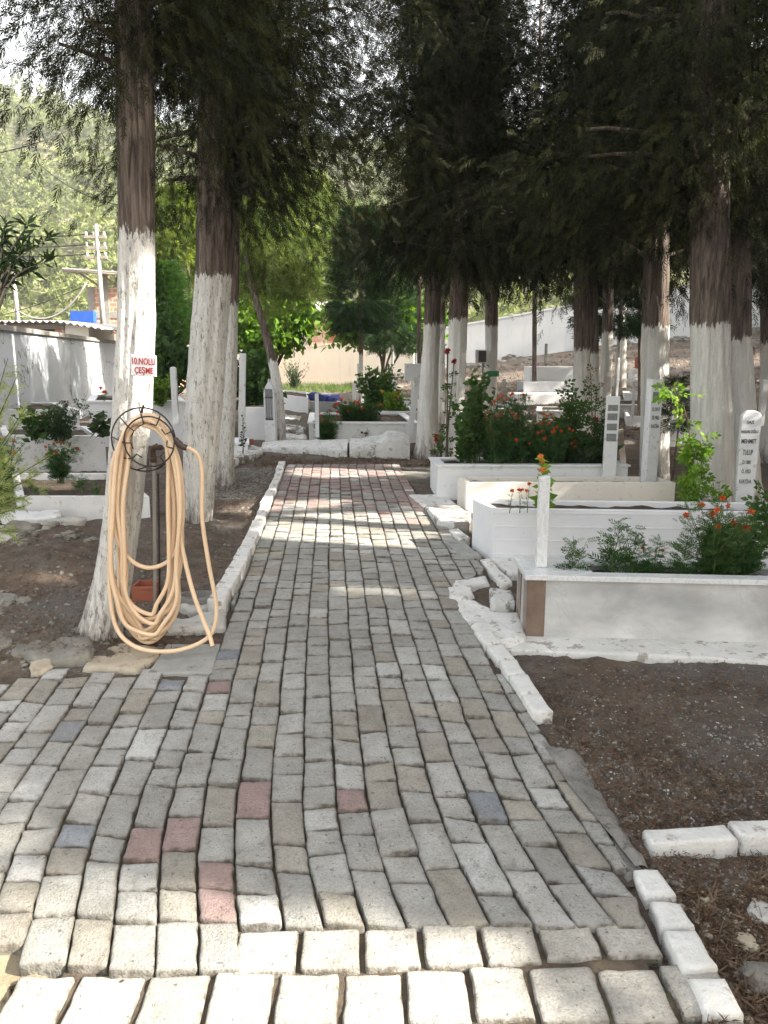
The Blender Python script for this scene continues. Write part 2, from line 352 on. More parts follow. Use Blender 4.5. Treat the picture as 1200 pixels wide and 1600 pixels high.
def np_mesh(verts, faces, smooth=False, tint=None, colr=None):
    verts = np.asarray(verts, np.float32); faces = np.asarray(faces, np.int32); k = faces.shape[1]
    me = bpy.data.meshes.new('m'); me.vertices.add(len(verts)); me.vertices.foreach_set('co', verts.ravel())
    me.loops.add(faces.size); me.loops.foreach_set('vertex_index', faces.ravel())
    me.polygons.add(len(faces)); me.polygons.foreach_set('loop_start', np.arange(0, faces.size, k, dtype=np.int32))
    me.polygons.foreach_set('loop_total', np.full(len(faces), k, np.int32))
    if smooth: me.polygons.foreach_set('use_smooth', np.ones(len(faces), bool))
    me.update(calc_edges=True)
    if tint is not None: a = me.attributes.new('tint', 'FLOAT', 'POINT'); a.data.foreach_set('value', np.asarray(tint, np.float32))
    if colr is not None:
        a = me.attributes.new('Col', 'FLOAT_COLOR', 'POINT'); c = np.ones((len(verts), 4), np.float32); c[:, :3] = colr; a.data.foreach_set('color', c.ravel())
    return me
class MB:
    """collects polygons in world coordinates"""
    def __init__(s): s.v = []; s.f = []; s.sm = []
    def add(s, v, f, smooth=False):
        o = len(s.v); s.v += [tuple(map(float, p)) for p in v]; s.f += [tuple(i+o for i in q) for q in f]; s.sm += [smooth]*len(f); return s
    def box(s, a, b, M=None):
        x0, y0, z0 = a; x1, y1, z1 = b
        v = [(x0,y0,z0),(x1,y0,z0),(x1,y1,z0),(x0,y1,z0),(x0,y0,z1),(x1,y0,z1),(x1,y1,z1),(x0,y1,z1)]
        if M is not None: v = [tuple(M @ Vector(p)) for p in v]
        return s.add(v, [(0,3,2,1),(4,5,6,7),(0,1,5,4),(1,2,6,5),(2,3,7,6),(3,0,4,7)])
    def prism(s, base, z0, z1):
        """base: list of xy(z) world points counter-clockwise; z0/z1 numbers or lists"""
        n = len(base); Z0 = z0 if hasattr(z0, '__len__') else [z0]*n; Z1 = z1 if hasattr(z1, '__len__') else [z1]*n
        v = [(p[0], p[1], Z0[i]) for i, p in enumerate(base)]+[(p[0], p[1], Z1[i]) for i, p in enumerate(base)]
        return s.add(v, [tuple(range(n-1, -1, -1)), tuple(range(n, 2*n))]+[(i, (i+1) % n, n+(i+1) % n, n+i) for i in range(n)])
    def tube(s, pts, r, k=8, cap=True):
        pts = [Vector(p) for p in pts]; n = len(pts); rr = r if hasattr(r, '__len__') else [r]*n
        v = []; t0 = (pts[1]-pts[0]).normalized(); up = Vector((0,0,1)) if abs(t0.z) < .9 else Vector((1,0,0)); x = t0.cross(up).normalized()
        for i in range(n):
            t = (pts[min(i+1, n-1)]-pts[max(i-1, 0)]).normalized()
            x = (x - t*x.dot(t)); x = x.normalized() if x.length > 1e-6 else t.orthogonal().normalized(); y = t.cross(x)
            v += [pts[i]+(x*math.cos(a)+y*math.sin(a))*rr[i] for a in (2*math.pi*j/k for j in range(k))]
        f = [(i*k+j, i*k+(j+1) % k, (i+1)*k+(j+1) % k, (i+1)*k+j) for i in range(n-1) for j in range(k)]
        if cap: f += [tuple(range(k-1, -1, -1)), tuple((n-1)*k+j for j in range(k))]
        return s.add(v, f, True)
    def mesh(s, bevel=0, segs=2):
        me = bpy.data.meshes.new('m'); me.from_pydata(s.v, [], s.f); me.polygons.foreach_set('use_smooth', s.sm)
        if bevel:
            bm = bmesh.new(); bm.from_mesh(me)
            bmesh.ops.bevel(bm, geom=[e for e in bm.edges if e.is_manifold and e.calc_face_angle(0) > .5], offset=bevel, segments=segs, affect='EDGES', profile=.6, clamp_overlap=True)
            bm.to_mesh(me); bm.free()
        me.update(); return me
    def build(s, name, m, parent=None, origin=None, bevel=0, segs=2):
        if parent is None and origin is None:
            a = np.array(s.v); origin = ((a[:,0].min()+a[:,0].max())/2, (a[:,1].min()+a[:,1].max())/2, a[:,2].min())
        return link(name, s.mesh(bevel, segs), m, parent, origin=origin)
def spline(pts, n=8):
    pts = [np.array(p, float) for p in pts]; q = [2*pts[0]-pts[1]]+pts+[2*pts[-1]-pts[-2]]; out = []
    for i in range(1, len(q)-2):
        for j in range(n):
            t = j/n; a, b, c, d = q[i-1:i+3]
            out.append(.5*(2*b+(c-a)*t+(2*a-5*b+4*c-d)*t*t+(3*b-a-3*c+d)*t**3))
    out.append(pts[-1]); return out
ORD = ['first','second','third','fourth','fifth','sixth','seventh','eighth','ninth','tenth','eleventh','twelfth','thirteenth','fourteenth','fifteenth','sixteenth','seventeenth','eighteenth','nineteenth','twentieth','twenty-first','twenty-second','twenty-third','twenty-fourth','twenty-fifth','twenty-sixth','twenty-seventh','twenty-eighth','twenty-ninth','thirtieth','thirty-first','thirty-second','thirty-third']

def rough_prism(base, z0, z1, amp=.01, seed=0, res=.04, rnd=.012, top_amp=None):
    """stone-like block: the outline subdivided, rounded top edge, displaced by noise"""
    base = [np.array(p[:2], float) for p in base]; n = len(base); out = []; 
    for i in range(n):
        a, b = base[i], base[(i+1) % n]; k = max(2, int(np.linalg.norm(b-a)/res))
        for j in range(k): out.append(a+(b-a)*j/k)
    c = sum(base)/n; m = len(out); rings = []; H = z1-z0
    ins = [(0, 0), (0, .33), (0, .66), (0, max(.7, 1-rnd/max(H, .01))), (rnd*.35, 1-.3*rnd/max(H,.01)), (rnd, 1), (rnd*2.5, 1)]
    cp = out; V = []
    for di, fz in ins:
        for p in cp:
            d = c-p; L = np.linalg.norm(d)+1e-9; q = p+d/L*min(di*1.2, L*.35); V.append([float(q[0]), float(q[1]), z0+H*fz])
    # further inner rings
    k0 = len(ins)
    base_ring = [V[-m+j][:2] for j in range(m)]
    for fr in (.35, .7):
        for p in base_ring:
            q = np.array(p)+(c-np.array(p))*fr; V.append([q[0], q[1], z1])
    V = np.array(V); 
    for i, v in enumerate(V):
        nn = mnoise.noise_vector(Vector((v[0]*9+seed*7.7, v[1]*9, v[2]*9)))+.5*mnoise.noise_vector(Vector((v[0]*25, v[1]*25+seed, v[2]*25)))
        V[i] = v+np.array(nn)*np.array([amp, amp, top_amp if top_amp is not None else amp])
    nr = k0+2; F = [(r*m+j, r*m+(j+1) % m, (r+1)*m+(j+1) % m, (r+1)*m+j) for r in range(nr-1) for j in range(m)]
    V = V.tolist(); V.append([c[0], c[1], z1]); F += [((nr-1)*m+j, (nr-1)*m+(j+1) % m, len(V)-1) for j in range(m)]
    b = MB(); b.add(V, F, True); return b
def rock(c, size, seed=0, amp=.25, rot=0):
    bm = bmesh.new(); bmesh.ops.create_icosphere(bm, subdivisions=3, radius=1)
    V = []; F = []
    for v in bm.verts:
        p = v.co.copy(); q = Vector([math.copysign(abs(t)**.62, t) for t in p])
        q *= 1+amp*mnoise.noise(p*1.6+Vector((seed*3.1, 0, 0)))+amp*.45*mnoise.noise(p*4+Vector((0, seed, 0)))
        q = Vector((q.x*size[0], q.y*size[1], q.z*size[2])); q.rotate(Matrix.Rotation(rot, 3, 'Z')); V.append(q+Vector(c))
    F = [tuple(v.index for v in f.verts) for f in bm.faces]; bm.free()
    b = MB(); b.add(V, F, True); return b
def quad(pxs, dz=0): return [G(*p) for p in pxs]

# foliage placement ---------------------------------------------------
def blade(L, W, a=0., e=0., p=(0,0,0), curl=.15):
    d = np.array([math.cos(a)*math.cos(e), math.sin(a)*math.cos(e), math.sin(e)]); s = np.array([-math.sin(a), math.cos(a), 0]); p = np.array(p, float)
    return [p, p+d*L*.45+s*W/2+(0,0,curl*L*.2), p+d*L+(0,0,-curl*L*.4), p+d*L*.45-s*W/2+(0,0,curl*L*.2)]
def tmpl_cypress(n=18, seed=1, w=.045):
    r = random.Random(seed); T = [blade(1, .035)]
    for i in range(n):
        t = (i+.5)/n; sg = 1 if i % 2 else -1
        T.append(blade(.40*(1-.55*t)*r.uniform(.7, 1.2), w, sg*r.uniform(.35, .8), r.uniform(-.6, .35), (t*.95, 0, -.25*t*t)))
    return np.array(T)
def tmpl_feather(seed=1):
    r = random.Random(seed); T = []
    for i in range(7):
        t = .15+i*.12
        for sg in (1, -1): T.append(blade(.34*(1-.5*abs(t-.45)), .07, sg*r.uniform(.7, 1.0), r.uniform(-.1, .3), (t, 0, .05-.25*t*t)))
    T.append(blade(.3, .08, 0, -.3, (.9, 0, -.15))); T.append(blade(1, .02, 0, 0)); return np.array(T)
def tmpl_leaf(w=.6): return np.array([[(0,0,0), (.45,w/2,.04), (1,0,-.12), (.45,-w/2,.04)]])
def tmpl_rose(seed=1):
    r = random.Random(seed); T = []
    for (x, y, a, L) in ((.3,.05,1.0,.42),(.3,-.05,-1.0,.42),(.6,.05,.8,.45),(.6,-.05,-.8,.45),(.75,0,0,.5)):
        b = blade(L, L*.62, a, r.uniform(-.25, .15), (x, y, -.05)); T.append(b)
    T.append(blade(.8, .03)); return np.array(T)
def tmpl_clump(n=10, seed=1, w=.22, L=.8):
    r = random.Random(seed); return np.array([blade(r.uniform(.5, 1)*L, w, r.uniform(-3.14, 3.14), r.uniform(-.4, 1.3), (0,0,0)) for _ in range(n)])
TC = [tmpl_cypress(18, i) for i in range(3)]; TCC = [tmpl_cypress(11, i, .11) for i in range(2)]
TF = [tmpl_feather(i) for i in range(3)]; TL = [tmpl_leaf()]; TN = [tmpl_leaf(.22)]; TR = [tmpl_rose(i) for i in range(3)]; TP = [tmpl_clump(14, i) for i in range(3)]
def place(tms, pos, dirs, scale, tint=None, jit=.15, cull=False):
    pos = np.asarray(pos, float); dirs = np.asarray(dirs, float); n = len(pos)
    scale = np.broadcast_to(np.asarray(scale, float), (n,)); tint = rng.random(n) if tint is None else np.asarray(tint)
    if cull:
        dn = dirs/(np.linalg.norm(dirs, axis=1)[:, None]+1e-9)*(scale[:, None]); k = ~(sun_gap(pos) | sun_gap(pos+dn)); pos, dirs, scale, tint = pos[k], dirs[k], scale[k], tint[k]; n = len(pos)
    d = dirs/(np.linalg.norm(dirs, axis=1)[:, None]+1e-9); r = rng.normal(size=(n, 3)); r[:, 2] *= .6
    y = np.cross(r, d); y /= np.linalg.norm(y, axis=1)[:, None]+1e-9; z = np.cross(d, y)
    flip = np.where(z[:, 2] < 0, -1, 1)[:, None]; z = z*flip; y = y*flip
    M = np.stack([d, y, z], 1); VV = []; TT = []
    ch = rng.integers(0, len(tms), n)
    for i, tm in enumerate(tms):
        k = ch == i; 
        if not k.any(): continue
        nt_ = tm.shape[0]; v = np.einsum('qvc,ncd->nqvd', tm, M[k])*scale[k][:, None, None, None]+pos[k][:, None, None, :]
        VV.append(v.reshape(-1, 3)); TT.append(np.repeat(np.clip(tint[k][:, None]+rng.normal(0, jit, (k.sum(), nt_)), 0, 1).ravel(), 4))
    if not VV: return np.zeros((0, 3)), np.zeros(0)
    return np.concatenate(VV), np.concatenate(TT)
def foliage(name, chunks, m, parent):
    V = np.concatenate([c[0] for c in chunks]); T = np.concatenate([c[1] for c in chunks])
    return link(name, np_mesh(V, np.arange(len(V)).reshape(-1, 4), False, T), m, parent)
def uvec(n):
    v = rng.normal(size=(n, 3)); return v/np.linalg.norm(v, axis=1)[:, None]

# ------------------------------------------------------------------ the setting: ground, hill
def axis(lo, hi, c0, c1, d, grow):
    a = [c0]; s = d
    while a[-1] < c1: a.append(a[-1]+d)
    s = d
    while a[-1] < hi: s *= grow; a.append(a[-1]+s)
    b = [c0]; s = d
    while b[-1] > lo: s *= grow; b.append(b[-1]-s)
    return np.array(b[:0:-1]+a)
def sheet(xs, ys, zf, name, m, kind='structure'):
    X, Y = np.meshgrid(xs, ys, indexing='ij'); Z = zf(X, Y); V = np.stack([X, Y, Z], -1).reshape(-1, 3); ny = len(ys)
    I = np.arange(len(xs)*ny).reshape(len(xs), ny); F = np.stack([I[:-1,:-1], I[1:,:-1], I[1:,1:], I[:-1,1:]], -1).reshape(-1, 4)
    o = link(name, np_mesh(V, F, True), m); o['kind'] = kind; return o
sheet(axis(-900, 900, -4, 4, .024, 1.06), axis(-60, 1200, .9, 9.5, .022, 1.05), soil, 'ground', 'soil')
def hill_z(x, y):
    ridge = np.interp(x, [-200, -85, -60, -10, 30, 200], [57, 55, 53, 44, 42, 46])
    t = np.clip((y-52)/118, 0, 1); z = -2+ridge*(t**1.05)+5*np.maximum(0, 1-abs(y-170)/30)*0
    back = np.clip((y-170)/120, 0, 1); return z*(1-back)+ (6*fbm(x*.03, y*.03, 2)+2.5*fbm(x*.12, y*.12, 3))*t*(1-back)
sheet(np.linspace(-220, 260, 90), np.linspace(48, 300, 60), hill_z, 'hillside', 'hill_soil')

# ------------------------------------------------------------------ paved path
A_L = [G(*p) for p in [(620,1640),(592,1540),(572,1470),(550,1400),(537,1350),(525,1275),(520,1175),(515,1075),(513,998),(514,900),(515,820),(516,735)]]
Ay = [p[1] for p in A_L]; Ax = [p[0] for p in A_L]; PIT = .1075
def lineX(k, y):
    return float(np.interp(y, Ay, Ax))+k*PIT+.009*float(vn(k*1.7+.3, y*1.1, 2))+.010*float(vn(k*3.1+.5, y*6, 4))
PV, PF, PC, PE = [], [], [], []
def paver(c, h, colr, tilt, gap=.006, thick=.055):
    """c: four corners (counter-clockwise) xy"""
    c = [np.array(p, float) for p in c]; ctr = sum(c)/4; out = []
    for i in range(4):
        a, p, b = c[i-1], c[i], c[(i+1) % 4]; u = (a-p); v = (b-p); lu = np.linalg.norm(u); lv = np.linalg.norm(v); u /= lu; v /= lv
        q = p+u*gap+v*gap; r = random.uniform(.003, .011)
        for t in (0, .5, 1):
            w1 = (1-t)**2; w2 = t*t; out.append(q+u*r*w1*1.0+v*r*w2)
        for f_ in (.30, .55, .78): out.append(q+v*lv*f_+np.array([random.gauss(0, .0015), random.gauss(0, .0015)]))
    o = len(PV); m = len(out); zc = float(g0(ctr[0], ctr[1]))+h
    for ins, dz in ((0, -thick), (0, -.006), (.002, -.0018), (.0055, -.0003), (.013, .0003), (.032, .0008)):
        for p in out:
            d = ctr-p; L = np.linalg.norm(d); q = p+d/L*min(ins, L*.7)
            PV.append((q[0], q[1], zc+dz+tilt[0]*(q[0]-ctr[0])+tilt[1]*(q[1]-ctr[1])+(random.gauss(0, .0007) if dz > -.02 else 0)))
            PC.append(colr); PE.append(1.0 if dz < -.001 else .45 if dz < 0 else .12 if dz < .0005 else 0.0)
    for r in range(5):
        for j in range(m): PF.append((o+r*m+j, o+r*m+(j+1) % m, o+(r+1)*m+(j+1) % m, o+(r+1)*m+j))
    PF.append(tuple(o+5*m+j for j in range(m)))
def pcol(x, y):
    r = random.random(); b = random.uniform(.86, 1.12)
    if y > Gy(800) + random.gauss(0, .5):
        base = (.30,.225,.205) if r < .7 else (.31,.29,.27) if r < .93 else (.50,.48,.45)
    elif Gy(1480) < y < Gy(1080) and x < .15 and x > -.9 and r < .10: base = (.285,.205,.19)
    elif y < 3.6 and r < .045: base = (.215,.23,.25)
    elif r < .13 and y < 3.4: base = (.43,.43,.41)
    elif r < .62: base = (.31,.305,.28)
    elif r < .85: base = (.295,.275,.235)
    else: base = (.36,.355,.335)
    return tuple(t*b*1.12*q for t, q in zip(base, (.985, 1.0, 1.03)))
Y_TR = Gy(1472)
for k in range(-26, 15):
    x_at = lineX(k+.5, Y_TR); pxs = 600+x_at/ (Y_TR) *1000
    yb = Y_TR if k >= -3 else Y_TR-.150 + (.02 if k < -6 else 0) + (.06 if k < -8 else 0)
    y = yb + random.uniform(-.006, .006)
    while y < Y_END:
        L = random.choice((.118, .118, .165, .165, .222, .222)); y1 = min(y+L, Y_END+.02); ym = (y+y1)/2
        xa, xb = lineX(k, ym), lineX(k+1, ym); xm = (xa+xb)/2
        lo, hi = (float(left_edge(ym)) if ym > Y_PL else -9), float(right_edge(ym))
        if min(xb, hi)-max(xa, lo) > .035:
            sk = random.gauss(0, .006); h = .046+.006*float(vn(xm*3, ym*3, 6))+random.gauss(0, .0022)
            c = pcol(xm, ym); xr = float(right_edge(ym))
            l0 = float(left_edge(y)) if ym > Y_PL else -9; l1 = float(left_edge(y1)) if ym > Y_PL else -9
            cs = [(max(lineX(k, y), l0)+.001, y+sk), (min(lineX(k+1, y), float(right_edge(y))), y-sk), (min(lineX(k+1, y1), float(right_edge(y1))), y1-sk), (max(lineX(k, y1), l1), y1+sk)]
            paver(cs, h, c, (random.gauss(0, .018), random.gauss(0, .018)), random.uniform(.0014, .0034))
        y = y1
# two rows of larger blocks laid across the foot of the path
def row(pl, pr, h_, n, drop):
    a = G(*pl)[:2]; b = G(*pr)[:2]; d = (b-a)/np.linalg.norm(b-a); nrm = np.array([d[1], -d[0]]); L = np.linalg.norm(b-a); x = 0
    while x < L:
        w_ = random.uniform(.142, .165); p = a+d*x; q = a+d*(x+w_); e = random.gauss(0, .005)
        cs = [p+nrm*(h_+e), q+nrm*(h_+e), q+nrm*e, p+nrm*e]; b_ = random.uniform(.92, 1.12)
        paver(cs, .040-drop+random.gauss(0, .003), tuple(t*b_ for t in (.42,.405,.37)), (random.gauss(0, .02), random.gauss(0, .02)), random.uniform(.005, .009)); x += w_
row((372,1474), (985,1452), .148, 5, 0.0)
row((30,1540), (1045,1524), .165, 8, .004)
row((5,1632), (1100,1618), .17, 8, .006)
me = bpy.data.meshes.new('m'); me.from_pydata(PV, [], PF); me.polygons.foreach_set('use_smooth', [True]*len(PF))
a = me.attributes.new('Col', 'FLOAT_COLOR', 'POINT'); ca = np.ones((len(PV), 4), np.float32); ca[:, :3] = PC; a.data.foreach_set('color', ca.ravel()); a = me.attributes.new('edge', 'FLOAT', 'POINT'); a.data.foreach_set('value', PE)
try:
    bm = bmesh.new(); bm.from_mesh(me); bmesh.ops.recalc_face_normals(bm, faces=bm.faces); bm.to_mesh(me); bm.free()
except Exception: pass
o = link('path', me, 'paver'); o['kind'] = 'structure'
# sandy joint fill just under the paver tops
def bed():
    xs = np.arange(-3.2, 1.5, .03); ys = np.arange(1.35, Y_END, .03); X, Y = np.meshgrid(xs, ys, indexing='ij')
    Z = g0(X, Y)+.026+.010*vn(X*16, Y*16, 2)+.006*vn(X*50, Y*50, 3); I = np.arange(X.size).reshape(X.shape)
    keep = in_path(X, Y, -.025) & ((Y > Y_TR-.02) | (X > -.80) )
    F = np.stack([I[:-1,:-1], I[1:,:-1], I[1:,1:], I[:-1,1:]], -1)[keep[:-1,:-1]].reshape(-1, 4)
    o = link('path_bedding', np_mesh(np.stack([X, Y, Z], -1).reshape(-1, 3), F, True), 'joint_sand'); o['kind'] = 'structure'
bed()
# ------------------------------------------------------------------ kerbs beside the path
def block(name, corners_px, h, m, label, cat, group=None, amp=.006, seed=0, base_dz=-.04, rnd=.012, parent=None, topdz=0):
    c = [G(*p) for p in corners_px]; zb = min(float(g0(p[0], p[1])) for p in c)
    b = rough_prism(c, zb+base_dz, zb+h+topdz, amp, seed, .035, rnd)
    o = b.build(name, m, parent)
    return tag(o, label, cat, group) if parent is None else o
# left kerb: small stones laid end to end
def stone_run(line_px, widths, hs, n, m, group, fmt, name='kerb_stone', seed0=0, side=-1, gapm=.006, amp=.004):
    pts = [G(*p) for p in line_px]; d = [0]
    for a, b in zip(pts, pts[1:]): d.append(d[-1]+float(np.linalg.norm(b-a)))
    tot = d[-1]; cuts = [0]
    rr = random.Random(seed0+5); ws = [rr.uniform(.8, 1.25) for _ in range(n)]; s_ = sum(ws); acc = 0
    for w_ in ws: acc += w_/s_*tot; cuts.append(acc)
    def at(s):
        x = np.interp(s, d, [p[0] for p in pts]); y = np.interp(s, d, [p[1] for p in pts]); return np.array([x, y])
    def wd(s): return np.interp(s/tot, [i/(len(widths)-1) for i in range(len(widths))], widths)
    for i in range(n):
        s0, s1 = cuts[i]+gapm/2, cuts[i+1]-gapm/2; a, b = at(s0), at(s1); t = (b-a)/np.linalg.norm(b-a); nrm = np.array([-t[1], t[0]])*-side
        j = rr.uniform(-.006, .006); a = a+nrm*j; b = b+nrm*(j+rr.uniform(-.004, .004)); w0, w1 = wd(s0), wd(s1)
        c = [a, b, b+nrm*w1, a+nrm*w0]
        if (b-a)[0]*(nrm)[1]-(b-a)[1]*nrm[0] < 0: c = c[::-1]
        zb = float(g0(*((a+b)/2))); h = np.interp(i/(max(n-1, 1)), [k/(len(hs)-1) for k in range(len(hs))], hs)+rr.uniform(-.006, .006)
        o = rough_prism(c, zb-.03, zb+h, amp, seed0+i, .03, .010).build(name, m)
        tag(o, fmt(ORD[i], ORD[n-1-i], i, n), 'kerb stone', group)
stone_run([(446,730),(438,760),(422,800),(405,850),(388,893),(362,945),(352,965)], [.085,.085,.09,.10], [.075,.08,.09,.11], 17, 'worn_lime', 'whitewashed stones of the left kerb',
          lambda a, b, i, n: f'whitewashed kerb stone on the left path edge, {a} from the far end', side=1)
stone_run([(742,1004),(762,1030),(782,1060),(806,1100),(833,1142)], [.09,.085,.08,.08], [.075,.075,.075,.08], 5, 'worn_lime', 'whitewashed kerb stones right of the path',
          lambda a, b, i, n: f'whitewashed kerb stone curving away from the marble tomb, {a} from the tomb', side=-1, seed0=40)
stone_run([(986,1384),(1010,1430),(1032,1482),(1062,1540),(1100,1620)], [.075,.085,.085,.09], [.06,.06,.06,.06], 4, 'worn_lime', 'loose white stones at the lower right path edge',
          lambda a, b, i, n: f'loose whitewashed stone at the lower right path edge, {a} from the top', side=-1, seed0=60, gapm=.02, amp=.008)
stone_run([(1014,1352),(1128,1345),(1290,1336)], [.075,.08], [.07,.075], 2, 'worn_lime', 'long white stones across the soil',
          lambda a, b, i, n: ['long whitewashed kerb stone across the soil, the one nearer the path', 'long whitewashed kerb stone across the soil, running out of the right edge'][i], side=-1, seed0=70, gapm=.012)
# two pale pavers and rough cement against the right edge
def haunch():
    top = [G(*p) for p in [(845,1180),(862,1205),(890,1250),(930,1300),(965,1345),(990,1378)]]; low = [G(*p) for p in [(868,1183),(915,1205),(945,1260),(968,1300),(995,1340),(1018,1375)]]
    V = []; m = 12
    for i, (a, b) in enumerate(zip(spline(top, 14), spline(low, 14))):
        for j in range(m+1):
            t = j/m; p = a*(1-t)+b*t; z = float(g0(p[0], p[1]))+.052*(1-t)**.7+.035*t*(1-t)*2+.02*t+.030*float(fbm(p[0]*16, p[1]*16, 2, 4))*(1 if j else .2)-(.03 if j == m else 0); V.append((p[0], p[1], z))
    n = len(V)//(m+1); F = [(i*(m+1)+j, i*(m+1)+j+1, (i+1)*(m+1)+j+1, (i+1)*(m+1)+j) for i in range(n-1) for j in range(m)]
    V2 = [(x, y, z-.06) for x, y, z in V]; k = len(V); F += [tuple(q+k for q in f[::-1]) for f in F]
    b = MB(); b.add(V+V2, F, True); tag(b.build('cement_haunch', 'cement'), 'rough grey cement bank holding the right edge of the path above the soil', 'cement edge')
haunch()
HAUNCH_END = True
# whitewashed plaster ramp at the foot of the marble tomb
def smear(pxs, h, m, name, label, cat, amp=.01, seed=0, rnd=.02):
    c = [G(*p) for p in pxs]; zb = float(np.mean([p[2] for p in c])); o = rough_prism(c[::-1] if area(c) < 0 else c, zb-.05, zb+h, amp, seed, .03, rnd).build(name, m); return tag(o, label, cat)
def area(c): return sum(c[i][0]*c[(i+1) % len(c)][1]-c[(i+1) % len(c)][0]*c[i][1] for i in range(len(c)))/2
smear([(700,935),(740,948),(775,968),(812,972),(822,1012),(790,1024),(748,1006),(722,975)], .052, 'worn_lime', 'plaster_ramp', 'whitewashed plaster ramp between the path and the marble tomb', 'plaster ramp', .010, 3)
smear([(768,1006),(812,992),(1260,1010),(1260,1048),(1000,1034),(790,1026)], .035, 'worn_lime', 'tomb_footing', 'whitewashed strip footing along the front of the marble tomb', 'footing', .004, 4, .012)
smear([(700,930),(735,926),(742,944),(728,952),(702,948)], .062, 'worn_lime', 'edge_stone', 'rounded whitewashed stone beside the path, left of the squared block', 'stone', .008, 5)
smear([(764,944),(800,948),(803,966),(766,966)], .11, 'lime_over_concrete', 'edge_block', 'squared whitewashed block standing against the marble tomb end', 'stone block', .006, 6)
smear([(704,918),(760,910),(766,922),(706,930)], .050, 'worn_lime', 'edge_stone', 'long thin white stone at the path edge above the rounded one', 'stone', .006, 7)
smear([(750,884),(764,882),(800,922),(784,930)], .055, 'worn_lime', 'edge_stone', 'slanting white stone strip from the ribbed tomb to the marble tomb', 'stone', .006, 8)
smear([(764,880),(830,880),(836,902),(796,906)], .045, 'worn_lime', 'edge_slab', 'flat white slab in the corner between ribbed and marble tombs', 'slab', .005, 9)
smear([(690,852),(722,852),(752,880),(728,886)], .056, 'concrete_slab', 'edge_slab', 'grey cement patch at the path edge beside the ribbed tomb corner', 'slab', .006, 10)
smear([(638,781),(700,781),(712,797),(660,801)], .06, 'worn_lime', 'step_slab', 'thin white step slab beside the path, upper of two', 'step', .005, 11)
smear([(664,806),(712,800),(735,818),(733,838),(684,830)], .09, 'lime_over_concrete', 'step_slab', 'thicker white step block beside the path, lower of two', 'step', .007, 12)
smear([(700,838),(716,834),(733,850),(718,856)], .06, 'worn_lime', 'edge_stone', 'small white broken stone at the corner of the ribbed tomb', 'stone', .008, 13)
smear([(622,742),(680,740),(682,752),(630,754)], .05, 'rock_grey', 'edge_slab', 'dark flat slab beside the far end of the path', 'slab', .008, 14)

# ------------------------------------------------------------------ tombs
def tomb(label, fl, fr, bl, top_py, m, rim=.05, soil_in=True, group=None, lip=0, cat='tomb', name='tomb', ribs=0, corner=None, fill=.03, wide_left=0):
    """fl/fr/bl: ground pixels of the front-left, front-right and back-left corners; top_py: picture row of the top at fl"""
    a, b, c = G(*fl), G(*fr), G(*bl); top = P(fl[0], top_py, a[1])[2]; zb = min(a[2], b[2])-.06
    u = (b-a)[:2]; u = u/np.linalg.norm(u); v = (c-a)[:2]; Lv = np.linalg.norm(v); v = v/Lv
    Lu = np.linalg.norm((b-a)[:2]); t = thing(name, label, cat, (a[0], a[1], a[2]), group)
    def pt(s, r): return a[:2]+u*s+v*r
    w = rim
    def fr_(s0, s1, r0, r1, z0, z1, nm, mm, bev=.004):
        MB().prism([pt(s0, r0), pt(s1, r0), pt(s1, r1), pt(s0, r1)], z0, z1).build(nm, mm, t, bevel=bev)
    zt = top-lip
    fr_(0, Lu, 0, w, zb, zt, 'front_panel', m); fr_(0, Lu, Lv-w, Lv, zb, zt, 'back_panel', m)
    fr_(0, w, w+.001, Lv-w-.001, zb, zt, 'end_panel', m); fr_(Lu-w, Lu, w+.001, Lv-w-.001, zb, zt, 'end_panel', m)
    if ribs:
        for i in range(ribs):
            z = zb+.06+(zt-zb-.06)*(i+.7)/ribs
            fr_(-.002, Lu+.002, -.0032, .0, z, z+.008, 'board_rib', m, 0)
    if lip:
        e = .02; wl = w+.03
        for (s0, s1, r0, r1) in ((-e, Lu+e, -e, wl), (-e, Lu+e, Lv-wl, Lv+e), (-e, wl+wide_left, wl+.001, Lv-wl-.001), (Lu-wl, Lu+e, wl+.001, Lv-wl-.001)):
            fr_(s0, s1, r0, r1, zt+.001, top, 'coping', corner or m, .003)
    if soil_in:
        n = max(3, int(Lu/.05)); k = max(3, int(Lv/.05)); V = []; 
        for i in range(n+1):
            for j in range(k+1):
                p = pt(w*.9+(Lu-1.8*w)*i/n, w*.9+(Lv-1.8*w)*j/k); V.append((p[0], p[1], top-fill-.015+.035*float(fbm(p[0]*7, p[1]*7, 3, 3))))
        F = [(i*(k+1)+j, (i+1)*(k+1)+j, (i+1)*(k+1)+j+1, i*(k+1)+j+1) for i in range(n) for j in range(k)]
        V2 = [(x, y, z-.05) for x, y, z in V]; q = len(V); F += [tuple(e+q for e in f[::-1]) for f in F]
        b_ = MB(); b_.add(V, F, True); b_.v += V2; b_.f += F[len(F)//2:]; b_.sm += [True]*(len(F)//2) if len(b_.f) > len(b_.sm) else []
        b_.f = [tuple(f) for f in F]; b_.sm = [True]*len(b_.f); b_.build('soil_fill', 'tomb_soil', t)
    return t, a, u, v, Lu, Lv, top, pt
